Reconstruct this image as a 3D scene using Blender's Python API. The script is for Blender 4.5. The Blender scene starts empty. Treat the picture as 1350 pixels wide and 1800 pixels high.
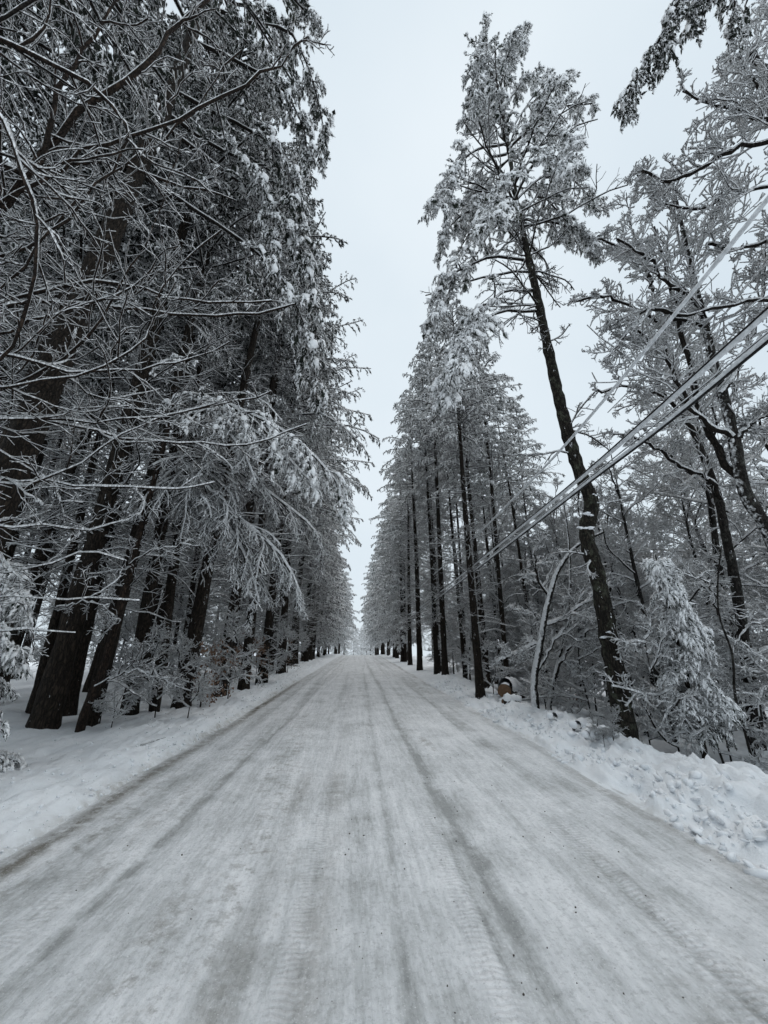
import bpy, math, random
import numpy as np

# ------------------------------------------------------------------ camera, sky, sun, exposure
scene = bpy.context.scene
F = 676.0                      # focal length in photo pixels (1350 x 1800 frame)
PITCH = math.radians(20.3)
YAW = math.radians(3.5)        # turned to the right of the road
CAM_H = 1.6
cam_data = bpy.data.cameras.new('camera')
cam_data.sensor_fit = 'VERTICAL'
cam_data.sensor_height = 36.0
cam_data.sensor_width = 27.0
cam_data.lens = 36.0 * F / 1800.0
cam_data.clip_start = 0.05
cam_data.clip_end = 1500
cam = bpy.data.objects.new('camera', cam_data)
cam.location = (0, 0, CAM_H)
cam.rotation_euler = (math.pi / 2 + PITCH, 0, -YAW)
scene.collection.objects.link(cam)
scene.camera = cam

SUN_EL, SUN_ROT = math.radians(64), math.radians(20)
world = bpy.data.worlds.new('World')
scene.world = world
world.use_nodes = True
wn, wl = world.node_tree.nodes, world.node_tree.links
wn.clear()
w_out = wn.new('ShaderNodeOutputWorld')
w_bg = wn.new('ShaderNodeBackground')
w_sky = wn.new('ShaderNodeTexSky')
w_sky.sky_type = 'NISHITA'
w_sky.sun_disc = False
w_sky.sun_elevation = SUN_EL
w_sky.sun_rotation = SUN_ROT
w_sky.dust_density = 3.0
w_bg.inputs['Strength'].default_value = 0.10
# an overcast layer covers nearly all of the blue sky
w_tc = wn.new('ShaderNodeTexCoord')
w_noise = wn.new('ShaderNodeTexNoise')
w_noise.inputs['Scale'].default_value = 1.6
w_noise.inputs['Detail'].default_value = 4
w_ramp = wn.new('ShaderNodeValToRGB')
w_ramp.color_ramp.elements[0].position = 0.3
w_ramp.color_ramp.elements[0].color = (4.10, 4.72, 5.2, 1)
w_ramp.color_ramp.elements[1].position = 0.7
w_ramp.color_ramp.elements[1].color = (4.75, 5.28, 5.65, 1)
w_mix = wn.new('ShaderNodeMixRGB')
w_mix.inputs['Fac'].default_value = 0.975
wl.new(w_tc.outputs['Generated'], w_noise.inputs['Vector'])
wl.new(w_noise.outputs['Fac'], w_ramp.inputs['Fac'])
wl.new(w_sky.outputs['Color'], w_mix.inputs['Color1'])
wl.new(w_ramp.outputs['Color'], w_mix.inputs['Color2'])
wl.new(w_mix.outputs['Color'], w_bg.inputs['Color'])
wl.new(w_bg.outputs['Background'], w_out.inputs['Surface'])

sun_data = bpy.data.lights.new('sun', 'SUN')
sun_data.energy = 1.5
sun_data.angle = math.radians(75)
sun_data.color = (1.0, 0.97, 0.94)
sun = bpy.data.objects.new('sun', sun_data)
sun.rotation_euler = (math.pi / 2 - SUN_EL, 0, math.pi - SUN_ROT)
sun.location = (0, 0, 60)
scene.collection.objects.link(sun)

scene.view_settings.view_transform = 'Standard'
scene.view_settings.look = 'None'
scene.view_settings.exposure = 0.72
scene.view_settings.gamma = 1.0
scene.view_settings.use_curve_mapping = False
scene.cycles.max_bounces = 6
scene.cycles.diffuse_bounces = 5
scene.cycles.glossy_bounces = 2
scene.cycles.transparent_max_bounces = 4
scene.cycles.use_denoising = True

# ------------------------------------------------------------------ pixel helpers (photo pixels to places)
CF = np.array([math.sin(YAW) * math.cos(PITCH), math.cos(YAW) * math.cos(PITCH), math.sin(PITCH)])
CR = np.array([math.cos(YAW), -math.sin(YAW), 0.0])
CU = np.cross(CR, CF)
CAM = np.array([0, 0, CAM_H])

def ray(px, py):
    return CF + CR * ((px - 675) / F) + CU * ((900 - py) / F)

def at_d(px, py, d):
    return CAM + ray(px, py) * d

def at_x(px, py, X):
    r = ray(px, py)
    return CAM + r * (X / r[0])

def at_y(px, py, Y):
    r = ray(px, py)
    return CAM + r * (Y / r[1])

def pix_of(p):
    q = np.asarray(p, float) - CAM
    d = q @ CF
    return 675 + F * (q @ CR) / d, 900 - F * (q @ CU) / d, d

# ------------------------------------------------------------------ noise
def _hash(ix, iy, seed):
    h = (ix.astype(np.int64) * 374761393 + iy.astype(np.int64) * 668265263 + seed * 1442695041) & 0xffffffff
    h = ((h ^ (h >> 13)) * 1274126177) & 0xffffffff
    return ((h ^ (h >> 16)) & 0xffffff) / float(0xffffff)

def vnoise(x, y, seed=0):
    x, y = np.asarray(x, float), np.asarray(y, float)
    ix, iy = np.floor(x), np.floor(y)
    fx, fy = x - ix, y - iy
    fx, fy = fx * fx * (3 - 2 * fx), fy * fy * (3 - 2 * fy)
    a, b = _hash(ix, iy, seed), _hash(ix + 1, iy, seed)
    c, d = _hash(ix, iy + 1, seed), _hash(ix + 1, iy + 1, seed)
    return (a + (b - a) * fx) * (1 - fy) + (c + (d - c) * fx) * fy - 0.5

def fbm(x, y, seed=0, octs=4):
    s, a = 0, 1.0
    for k in range(octs):
        s = s + a * vnoise(np.asarray(x) * 2 ** k, np.asarray(y) * 2 ** k, seed + k * 7)
        a *= 0.5
    return s

def worley(x, y, seed=0):
    x, y = np.asarray(x, float), np.asarray(y, float)
    ix, iy = np.floor(x), np.floor(y)
    best = np.full(x.shape, 9.0)
    for dx in (-1, 0, 1):
        for dy in (-1, 0, 1):
            cx, cy = ix + dx, iy + dy
            px, py = cx + _hash(cx, cy, seed), cy + _hash(cx, cy, seed + 5)
            best = np.minimum(best, (x - px) ** 2 + (y - py) ** 2)
    return np.sqrt(best)

def sstep(a, b, x):
    t = np.clip((np.asarray(x, float) - a) / (b - a), 0, 1)
    return t * t * (3 - 2 * t)

# ------------------------------------------------------------------ terrain height
ROAD_L, ROAD_R = -2.75, 3.0
def road_z(y):
    y = np.asarray(y, float)
    z = 0.0235 * y
    c = np.clip(y - 55, 0, 60)
    z = z - 0.00078 * c * c
    z = z - np.clip(y - 115, 0, None) * 0.07
    return np.where(y < 0, 0.0235 * y, z)

def edge_l(y):
    return ROAD_L + 0.10 * vnoise(y * 0.35, y * 0 + 3.3, 11) + 0.05 * vnoise(y * 2.1, y * 0, 12)

def edge_r(y):
    return ROAD_R + 0.12 * vnoise(y * 0.4, y * 0 + 8.3, 13) + 0.07 * vnoise(y * 2.6, y * 0, 14)

def land(x, y, fine=False):
    x, y = np.asarray(x, float), np.asarray(y, float)
    rz = road_z(y)
    el, er = edge_l(y), edge_r(y)
    # left side: small ploughed ridge, gentle verge, forest floor
    dl = el - x
    hl = 0.10 * sstep(-0.02, 0.22, dl) + 0.05 * sstep(0.1, 0.5, dl) - 0.03 * sstep(0.7, 1.6, dl)
    hl = hl + sstep(2.2, 4.5, dl) * (0.10 + 0.30 * fbm(x * 0.25, y * 0.25, 21))
    hl = hl - sstep(6, 16, dl) * 0.5
    # right side: ploughed bank, then the forest floor lies lower
    dr = x - er
    bank = 0.09 + 0.17 * sstep(6.5, 4.0, y) + 0.12 * vnoise(y * 0.45, y * 0 + 1.7, 31) + 0.20 * np.exp(-((y - 20) / 3.0) ** 2)
    hr = bank * sstep(-0.02, 1.15, dr) - (bank + 0.55) * sstep(1.3, 3.3, dr)
    hr = hr + sstep(2.2, 5, dr) * (0.30 * fbm(x * 0.22, y * 0.22, 41)) - sstep(5, 14, dr) * 0.35
    hr = hr + sstep(30, 60, y) * sstep(1.2, 3, dr) * 0.45
    h = np.where(x < 0, hl, hr)
    if fine:
        near_r = sstep(0.0, 0.12, dr) * sstep(2.6, 1.3, dr)
        cl = (0.5 - np.clip(worley(x * 5.5, y * 5.5, 51), 0, 0.9)) * 0.15 + (0.5 - worley(x * 13, y * 13, 52)) * 0.065
        cl = cl + fbm(x * 2.2, y * 2.2, 53) * 0.16
        h = h + np.where(x > 0, near_r * cl * sstep(26, 12, y), 0)
        far_r = sstep(1.8, 3.0, dr)
        h = h + np.where(x > 0, far_r * fbm(x * 0.9, y * 0.9, 54) * 0.12, 0)
        near_l = sstep(0.0, 0.06, dl) * sstep(0.75, 0.3, dl)
        cl2 = (0.5 - worley(x * 9, y * 9, 61)) * 0.09 + fbm(x * 3, y * 3, 62) * 0.07
        mid_l = sstep(0.2, 0.6, dl) * sstep(3.2, 2.2, dl)
        rough = fbm(x * 7, y * 7, 63, 4) * 0.075 + (0.5 - worley(x * 8, y * 8, 66)) * 0.05 + fbm(x * 1.4, y * 1.4, 64) * 0.08
        far_l = sstep(2.4, 3.2, dl)
        h = h + np.where(x < 0, near_l * cl2 + mid_l * rough + far_l * fbm(x * 0.9, y * 0.9, 65) * 0.12, 0)
    return rz + h

def ground_at(x, y):
    return float(land(np.array([x]), np.array([y]))[0])

def on_ground(px, py, dz=0.0):
    r = ray(px, py)
    s, t = 1.0, 0.5
    prev = 0.5
    for k in range(4000):
        p = CAM + r * t
        if p[2] <= ground_at(p[0], p[1]) + dz:
            break
        t += 0.05
    return p

# ------------------------------------------------------------------ materials
def new_mat(name, rough=0.8):
    m = bpy.data.materials.new(name)
    m.use_nodes = True
    nt = m.node_tree
    b = nt.nodes['Principled BSDF']
    b.inputs['Roughness'].default_value = rough
    if 'Specular IOR Level' in b.inputs:
        b.inputs['Specular IOR Level'].default_value = 0.25
    return m, nt, b

def N(nt, t, **kw):
    n = nt.nodes.new(t)
    for k, v in kw.items():
        if k in n.inputs:
            n.inputs[k].default_value = v
        else:
            setattr(n, k, v)
    return n

def noise(nt, scale, detail=3, vec=None, rough=0.55):
    n = N(nt, 'ShaderNodeTexNoise')
    n.inputs['Scale'].default_value = scale
    n.inputs['Detail'].default_value = detail
    n.inputs['Roughness'].default_value = rough
    if vec is not None:
        nt.links.new(vec, n.inputs['Vector'])
    return n

def ramp(nt, src, stops):
    r = N(nt, 'ShaderNodeValToRGB')
    e = r.color_ramp.elements
    while len(e) < len(stops):
        e.new(0.5)
    for k, (p, c) in enumerate(stops):
        e[k].position = p
        e[k].color = (c[0], c[1], c[2], 1) if not isinstance(c, (int, float)) else (c, c, c, 1)
    nt.links.new(src, r.inputs['Fac'])
    return r.outputs['Color']

def mix(nt, fac, a, b, mode='MIX'):
    m = N(nt, 'ShaderNodeMixRGB')
    m.blend_type = mode
    for sock, v in ((m.inputs['Fac'], fac), (m.inputs['Color1'], a), (m.inputs['Color2'], b)):
        if isinstance(v, (int, float)):
            sock.default_value = v if sock.name == 'Fac' else (v, v, v, 1)
        elif isinstance(v, tuple):
            sock.default_value = (*v[:3], 1)
        else:
            nt.links.new(v, sock)
    return m.outputs['Color']

def math_n(nt, op, a, b=0.0):
    m = N(nt, 'ShaderNodeMath')
    m.operation = op
    for sock, v in ((m.inputs[0], a), (m.inputs[1], b)):
        if isinstance(v, (int, float)):
            sock.default_value = v
        else:
            nt.links.new(v, sock)
    return m.outputs[0]

def bump(nt, b, h, strength=0.4, dist=0.02):
    n = N(nt, 'ShaderNodeBump')
    n.inputs['Strength'].default_value = strength
    n.inputs['Distance'].default_value = dist
    nt.links.new(h, n.inputs['Height'])
    nt.links.new(n.outputs['Normal'], b.inputs['Normal'])

SNOW = (0.88, 0.89, 0.90)

def snow_on(nt, b, under, thr=0.36, jitter=0.35, scale=14.0, snow=SNOW):
    tc = N(nt, 'ShaderNodeTexCoord')
    at = N(nt, 'ShaderNodeAttribute')
    at.attribute_name = 'snow'
    nz = noise(nt, scale, 3, tc.outputs['Object'])
    j = math_n(nt, 'MULTIPLY', math_n(nt, 'SUBTRACT', nz.outputs['Fac'], 0.5), jitter)
    s = math_n(nt, 'ADD', at.outputs['Fac'], j)
    f = ramp(nt, s, [(thr - 0.03, 0.0), (thr + 0.03, 1.0)])
    col = mix(nt, f, under, snow)
    nt.links.new(col, b.inputs['Base Color'])
    return tc, f

def bark_material(name, c1, c2, lichen=None, patches=0.0, scale=6.0, thr=0.36):
    m, nt, b = new_mat(name, 0.9)
    tc0 = N(nt, 'ShaderNodeTexCoord')
    mp = N(nt, 'ShaderNodeMapping')
    mp.inputs['Scale'].default_value = (1, 1, 0.30)
    nt.links.new(tc0.outputs['Object'], mp.inputs['Vector'])
    n1 = noise(nt, scale * 3.2, 5, mp.outputs['Vector'], 0.7)
    vo = N(nt, 'ShaderNodeTexVoronoi')
    vo.feature = 'DISTANCE_TO_EDGE'
    vo.inputs['Scale'].default_value = scale * 3.4
    wv = noise(nt, 12.0, 3, mp.outputs['Vector'])
    nt.links.new(mix(nt, 0.12, mp.outputs['Vector'], wv.outputs['Color'], 'ADD'), vo.inputs['Vector'])
    crack = ramp(nt, vo.outputs['Distance'], [(0.0, 0.0), (0.22, 1.0)])
    under = ramp(nt, n1.outputs['Fac'], [(0.32, c1), (0.68, c2)])
    under = mix(nt, 1.0, under, mix(nt, crack, 0.35, 1.15), 'MULTIPLY')
    if lichen:
        n2 = noise(nt, 5.0, 5, tc0.outputs['Object'], 0.75)
        lf = ramp(nt, n2.outputs['Fac'], [(0.52, 0.0), (0.64, 0.85)])
        under = mix(nt, lf, under, lichen)
    if patches > 0:
        n3 = noise(nt, 10.0, 4, mp.outputs['Vector'], 0.75)
        n4 = noise(nt, 1.3, 2, tc0.outputs['Object'])
        th = math_n(nt, 'ADD', n3.outputs['Fac'], math_n(nt, 'MULTIPLY', math_n(nt, 'SUBTRACT', n4.outputs['Fac'], 0.5), 0.35))
        pf = ramp(nt, th, [(0.715 - patches * 0.1, 0.0), (0.735 - patches * 0.1, 1.0)])
        under = mix(nt, pf, under, SNOW)
    snow_on(nt, b, under, thr)
    bump(nt, b, math_n(nt, 'ADD', math_n(nt, 'MULTIPLY', n1.outputs['Fac'], 0.8), crack), 0.9, 0.035)
    return m

M = {}
M['pine_bark'] = bark_material('dark_pine_bark', (0.011, 0.008, 0.006), (0.050, 0.038, 0.028), None, 0.35)
M['hero_bark'] = bark_material('lichened_pine_bark', (0.009, 0.008, 0.006), (0.034, 0.028, 0.021), (0.075, 0.082, 0.058), 0.55, 5.0)
M['hardwood_bark'] = bark_material('hardwood_bark', (0.012, 0.010, 0.009), (0.036, 0.031, 0.027), (0.08, 0.082, 0.072), 0.5)
M['brown_bark'] = bark_material('brown_bark', (0.018, 0.012, 0.009), (0.046, 0.030, 0.021))
M['twig'] = bark_material('twig_bark', (0.012, 0.010, 0.008), (0.030, 0.023, 0.018))
M['frosted_twig'] = bark_material('frosted_twig', (0.014, 0.012, 0.010), (0.034, 0.028, 0.023), None, 0.0, 6.0, 0.15)

def needle_material(name, a, b_, thr=0.42):
    m, nt, b = new_mat(name, 0.85)
    tc = N(nt, 'ShaderNodeTexCoord')
    n1 = noise(nt, 3.0, 2, tc.outputs['Object'])
    under = ramp(nt, n1.outputs['Fac'], [(0.35, a), (0.65, b_)])
    snow_on(nt, b, under, thr, 0.9, 48.0)
    return m
M['needle'] = needle_material('snowy_pine_needles', (0.014, 0.020, 0.015), (0.034, 0.043, 0.032), 0.47)
M['needle_shade'] = needle_material('shaded_pine_needles', (0.008, 0.011, 0.008), (0.022, 0.028, 0.021), 0.57)  # shaded copy of the needles: darker greens and less white stand for shade
M['spruce_needle'] = needle_material('spruce_needles', (0.010, 0.016, 0.011), (0.024, 0.033, 0.024), 0.47)

def snow_material(name, lo, hi, scale=3.0, fine=60.0, dist=0.01, dirt=None):
    m, nt, b = new_mat(name, 0.7)
    tc = N(nt, 'ShaderNodeTexCoord')
    n1 = noise(nt, scale, 4, tc.outputs['Object'])
    n2 = noise(nt, fine, 3, tc.outputs['Object'], 0.7)
    col = ramp(nt, n1.outputs['Fac'], [(0.3, lo), (0.7, hi)])
    if dirt:
        at = N(nt, 'ShaderNodeAttribute')
        at.attribute_name = 'dirt'
        n3 = noise(nt, 7.0, 5, tc.outputs['Object'], 0.75)
        f = math_n(nt, 'MULTIPLY', at.outputs['Fac'], ramp(nt, n3.outputs['Fac'], [(0.38, 0.1), (0.62, 1.0)]))
        col = mix(nt, f, col, dirt)
    nt.links.new(col, b.inputs['Base Color'])
    hgt = math_n(nt, 'ADD', n2.outputs['Fac'], math_n(nt, 'MULTIPLY', noise(nt, fine * 0.3, 3, tc.outputs['Object']).outputs['Fac'], 1.5))
    bump(nt, b, hgt, 0.5, dist)
    return m
M['snow'] = snow_material('forest_snow', (0.70, 0.73, 0.77), (0.82, 0.85, 0.88), 0.6, 40, 0.015)
M['bank_snow'] = snow_material('ploughed_snow', (0.72, 0.75, 0.78), (0.86, 0.88, 0.90), 2.0, 45, 0.02, (0.30, 0.28, 0.24))
M['clod'] = snow_material('snow_clod', (0.76, 0.78, 0.81), (0.86, 0.88, 0.90), 5.0, 60, 0.01)

def plain(name, c, rough=0.7):
    m, nt, b = new_mat(name, rough)
    tc = N(nt, 'ShaderNodeTexCoord')
    n1 = noise(nt, 18, 3, tc.outputs['Object'])
    col = ramp(nt, n1.outputs['Fac'], [(0.3, tuple(v * 0.75 for v in c)), (0.7, tuple(v * 1.2 for v in c))])
    nt.links.new(col, b.inputs['Base Color'])
    return m
M['cable'] = plain('black_cable', (0.012, 0.012, 0.013), 0.5)
M['cable_snow'] = plain('cable_snow', (0.66, 0.68, 0.70))
M['stone'] = plain('road_grit', (0.075, 0.065, 0.055))
M['leaf'] = plain('dry_brown_leaf', (0.17, 0.105, 0.07))
M['pole'] = plain('pole_wood', (0.03, 0.026, 0.022))
M['wood'] = plain('raw_wood', (0.12, 0.072, 0.042))
M['glass'] = plain('insulator_glaze', (0.10, 0.08, 0.07), 0.3)

def road_material():
    m, nt, b = new_mat('packed_snow_road', 0.62)
    L = nt.links
    tc = N(nt, 'ShaderNodeTexCoord')
    sx = N(nt, 'ShaderNodeSeparateXYZ')
    L.new(tc.outputs['Object'], sx.inputs[0])
    # wandering tracks: x is pushed sideways by slow noise along the road
    mpw = N(nt, 'ShaderNodeMapping'); mpw.inputs['Scale'].default_value = (0.15, 0.07, 1)
    L.new(tc.outputs['Object'], mpw.inputs['Vector'])
    wob = noise(nt, 1.0, 2, mpw.outputs['Vector'])
    xw = math_n(nt, 'ADD', sx.outputs['X'], math_n(nt, 'MULTIPLY', math_n(nt, 'SUBTRACT', wob.outputs['Fac'], 0.5), 1.1))
    cb = N(nt, 'ShaderNodeCombineXYZ')
    L.new(xw, cb.inputs[0]); L.new(math_n(nt, 'MULTIPLY', sx.outputs['Y'], 0.035), cb.inputs[1])
    streak = noise(nt, 2.6, 5, cb.outputs[0], 0.62)
    cb2 = N(nt, 'ShaderNodeCombineXYZ')
    L.new(xw, cb2.inputs[0]); L.new(math_n(nt, 'MULTIPLY', sx.outputs['Y'], 0.10), cb2.inputs[1])
    streak2 = noise(nt, 14.0, 5, cb2.outputs[0], 0.6)
    blot = noise(nt, 1.6, 8, tc.outputs['Object'], 0.66)
    cb3 = N(nt, 'ShaderNodeCombineXYZ')
    L.new(xw, cb3.inputs[0]); L.new(math_n(nt, 'MULTIPLY', sx.outputs['Y'], 0.22), cb3.inputs[1])
    streak3 = noise(nt, 34.0, 4, cb3.outputs[0], 0.65)
    s = math_n(nt, 'ADD', math_n(nt, 'MULTIPLY', streak.outputs['Fac'], 0.26), math_n(nt, 'MULTIPLY', streak2.outputs['Fac'], 0.22))
    s = math_n(nt, 'ADD', s, math_n(nt, 'MULTIPLY', streak3.outputs['Fac'], 0.18))
    s = math_n(nt, 'ADD', s, math_n(nt, 'MULTIPLY', blot.outputs['Fac'], 0.36))
    at = N(nt, 'ShaderNodeAttribute'); at.attribute_name = 'rut'
    rn = noise(nt, 5.0, 5, tc.outputs['Object'], 0.7)
    rb = math_n(nt, 'MULTIPLY', at.outputs['Fac'], ramp(nt, rn.outputs['Fac'], [(0.35, 0.35), (0.6, 1.0)]))
    s = math_n(nt, 'SUBTRACT', s, math_n(nt, 'MULTIPLY', rb, 0.10))
    col = ramp(nt, s, [(0.37, (0.38, 0.39, 0.39)), (0.435, (0.56, 0.575, 0.58)), (0.50, (0.72, 0.735, 0.75)), (0.57, (0.86, 0.87, 0.885))])
    # brownish grit patches in broken bands
    gn = noise(nt, 0.9, 4, cb2.outputs[0], 0.65)
    gn2 = noise(nt, 7.0, 5, tc.outputs['Object'], 0.75)
    g = math_n(nt, 'MULTIPLY', ramp(nt, gn.outputs['Fac'], [(0.52, 0.0), (0.66, 0.8)]), ramp(nt, gn2.outputs['Fac'], [(0.48, 0.0), (0.62, 0.8)]))
    at2 = N(nt, 'ShaderNodeAttribute'); at2.attribute_name = 'dirt'
    g2 = math_n(nt, 'MULTIPLY', at2.outputs['Fac'], ramp(nt, gn2.outputs['Fac'], [(0.34, 0.1), (0.54, 1.0)]))
    g = math_n(nt, 'MAXIMUM', g, g2)
    col = mix(nt, g, col, (0.15, 0.135, 0.105))
    # tread marks: fine cross bars inside the tracks
    wv = N(nt, 'ShaderNodeTexWave'); wv.wave_type = 'BANDS'; wv.bands_direction = 'Y'
    wv.inputs['Scale'].default_value = 7.5; wv.inputs['Distortion'].default_value = 7.0; wv.inputs['Detail'].default_value = 2
    L.new(tc.outputs['Object'], wv.inputs['Vector'])
    tr = noise(nt, 1.7, 3, cb2.outputs[0])
    att = N(nt, 'ShaderNodeAttribute'); att.attribute_name = 'tread'
    trm = math_n(nt, 'MULTIPLY', att.outputs['Fac'], ramp(nt, tr.outputs['Fac'], [(0.36, 0.0), (0.46, 1.0)]))
    fine = noise(nt, 30.0, 6, tc.outputs['Object'], 0.8)
    speck = ramp(nt, fine.outputs['Fac'], [(0.38, 0.78), (0.50, 1.0)])
    col = mix(nt, 1.0, col, speck, 'MULTIPLY')
    col = mix(nt, 1.0, col, mix(nt, math_n(nt, 'MULTIPLY', ramp(nt, wv.outputs['Fac'], [(0.35, 1.0), (0.6, 0.0)]), trm), 1.0, 0.88), 'MULTIPLY')  # bars darkened: packed snow, plus groove shade put into the colour
    crumb = noise(nt, 75.0, 3, tc.outputs['Object'], 0.6)
    col = mix(nt, ramp(nt, crumb.outputs['Fac'], [(0.64, 0.0), (0.68, 0.7)]), col, (0.86, 0.87, 0.88))
    L.new(col, b.inputs['Base Color'])
    rg = ramp(nt, s, [(0.35, 0.42), (0.6, 0.75)])
    L.new(rg, b.inputs['Roughness'])
    h = math_n(nt, 'ADD', math_n(nt, 'MULTIPLY', streak2.outputs['Fac'], 1.4), math_n(nt, 'MULTIPLY', fine.outputs['Fac'], 1.3))
    h = math_n(nt, 'ADD', h, math_n(nt, 'MULTIPLY', math_n(nt, 'MULTIPLY', wv.outputs['Fac'], trm), 0.5))
    h = math_n(nt, 'ADD', h, math_n(nt, 'ADD', math_n(nt, 'MULTIPLY', rn.outputs['Fac'], 2.0), math_n(nt, 'MULTIPLY', streak3.outputs['Fac'], 1.2)))
    bump(nt, b, h, 0.7, 0.022)
    return m
M['road'] = road_material()

# ------------------------------------------------------------------ geometry buffer
class Geo:
    def __init__(self):
        self.v, self.q, self.t, self.a, self.n = [], [], [], [], 0
        self.qm, self.tm = [], []
    def add(self, v, f, a, mat=0):
        v = np.asarray(v, np.float32).reshape(-1, 3)
        f = np.asarray(f, np.int64)
        f = f.reshape(-1, f.shape[-1])
        self.v.append(v)
        self.a.append(np.broadcast_to(np.asarray(a, np.float32), (len(v),)) if np.ndim(a) == 0 else np.asarray(a, np.float32).reshape(-1))
        if f.shape[1] == 4:
            self.q.append(f + self.n); self.qm.append(np.full(len(f), mat, np.int32))
        else:
            self.t.append(f + self.n); self.tm.append(np.full(len(f), mat, np.int32))
        self.n += len(v)
    def mesh(self, name, mats, smooth=True, attr='snow', extra=None):
        me = bpy.data.meshes.new(name)
        v = np.concatenate(self.v) if self.v else np.zeros((0, 3), np.float32)
        q = np.concatenate(self.q) if self.q else np.zeros((0, 4), np.int64)
        t = np.concatenate(self.t) if self.t else np.zeros((0, 3), np.int64)
        me.vertices.add(len(v)); me.vertices.foreach_set('co', v.ravel())
        nl = len(q) * 4 + len(t) * 3
        me.loops.add(nl)
        me.loops.foreach_set('vertex_index', np.concatenate([q.ravel(), t.ravel()]).astype(np.int32))
        me.polygons.add(len(q) + len(t))
        ls = np.concatenate([np.arange(len(q)) * 4, len(q) * 4 + np.arange(len(t)) * 3]).astype(np.int32)
        me.polygons.foreach_set('loop_start', ls)
        mi = np.concatenate(([np.concatenate(self.qm)] if self.qm else []) + ([np.concatenate(self.tm)] if self.tm else []))
        for m in mats:
            me.materials.append(m)
        me.polygons.foreach_set('material_index', mi.astype(np.int32))
        me.polygons.foreach_set('use_smooth', np.full(len(q) + len(t), smooth, bool))
        at = me.attributes.new(attr, 'FLOAT', 'POINT')
        at.data.foreach_set('value', np.concatenate(self.a).astype(np.float32))
        for k, val in (extra or {}).items():
            at = me.attributes.new(k, 'FLOAT', 'POINT')
            at.data.foreach_set('value', np.asarray(val, np.float32))
        me.update(calc_edges=True)
        return me

TRI = [0]
def link(name, me, parent=None):
    o = bpy.data.objects.new(name, me)
    scene.collection.objects.link(o)
    if parent is not None:
        o.parent = parent
    return o

def empty(name, loc, label, cat, group=None, rz=0.0):
    o = bpy.data.objects.new(name, None)
    o.empty_display_size = 0.3
    scene.collection.objects.link(o)
    o.location = tuple(float(c) for c in loc)
    o.rotation_euler = (0, 0, rz)
    tag(o, label, cat, group)
    return o

def tag(o, label=None, cat=None, group=None, kind=None):
    if label: o['label'] = label
    if cat: o['category'] = cat
    if group: o['group'] = group
    if kind: o['kind'] = kind
    return o

def nrm(a):
    return a / np.maximum(np.linalg.norm(a, axis=-1, keepdims=True), 1e-9)

Zv = np.array([0, 0, 1.0])

def tubes(G, P, R, S=4, snow=0.0, mat=0, upright=False, plaster=0.0):
    P = np.asarray(P, float)
    if P.ndim == 2:
        P = P[None]
    Nn, K, _ = P.shape
    R = np.broadcast_to(np.asarray(R, float), (Nn, K))
    T = nrm(np.gradient(P, axis=1))
    hz = np.linalg.norm(T[..., :2], axis=-1)
    if upright:
        U = nrm(np.cross(T, np.array([0, 1.0, 0.01])))
        V = nrm(np.cross(T, U)) * -1
    else:
        U = np.cross(T, Zv)
        bad = (np.linalg.norm(U, axis=-1) < 0.04)[..., None]
        U = nrm(np.where(bad, np.cross(T, np.array([1.0, 0.1, 0])), U))
        V = nrm(np.cross(U, T))
    s = np.broadcast_to(np.asarray(snow, float), (Nn, K)) * np.clip(hz * 1.25, 0, 1)
    ang = np.arange(S) * 2 * np.pi / S - np.pi / 2
    ca, sa = np.cos(ang), np.sin(ang)
    su = np.maximum(0, sa + 0.25)
    off = (U[:, :, None, :] * (ca[None, None, :] * (R + 0.5 * s)[..., None])[..., None]
           + V[:, :, None, :] * (sa[None, None, :] * R[..., None] + su[None, None, :] * s[..., None] * 0.95)[..., None])
    W = P[:, :, None, :] + off
    att = (0.5 + 0.5 * sa)[None, None, :] * np.clip(hz * 2.2, 0, 1)[..., None] * (s > 1e-5)[..., None]
    if plaster:
        att = np.maximum(att, np.clip(0.5 + 0.5 * ca, 0, 1)[None, None, :] * plaster * np.ones((Nn, K, 1)))
    idx = np.arange(Nn * K * S).reshape(Nn, K, S)
    a, b_ = idx[:, :-1], idx[:, 1:]
    f = np.stack([a, np.roll(a, -1, 2), np.roll(b_, -1, 2), b_], -1).reshape(-1, 4)
    G.add(W.reshape(-1, 3), f, att.reshape(-1), mat)

def grow(start, d, L, K, droop, wob, rng, lift_end=0.0):
    """N polylines of K points: start (N,3), direction (N,3), length (N)"""
    Nn = len(start)
    P = np.zeros((Nn, K, 3))
    P[:, 0] = start
    d = nrm(np.asarray(d, float).copy())
    L = np.broadcast_to(L, (Nn,))
    droop = np.broadcast_to(droop, (Nn,))
    for k in range(1, K):
        d = d + rng.normal(0, wob, (Nn, 3)) / math.sqrt(K)
        fr = k / (K - 1)
        d[:, 2] -= droop * (2.0 / K) * (fr - lift_end)
        d = nrm(d)
        P[:, k] = P[:, k - 1] + d * (L / (K - 1))[:, None]
    return P

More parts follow.
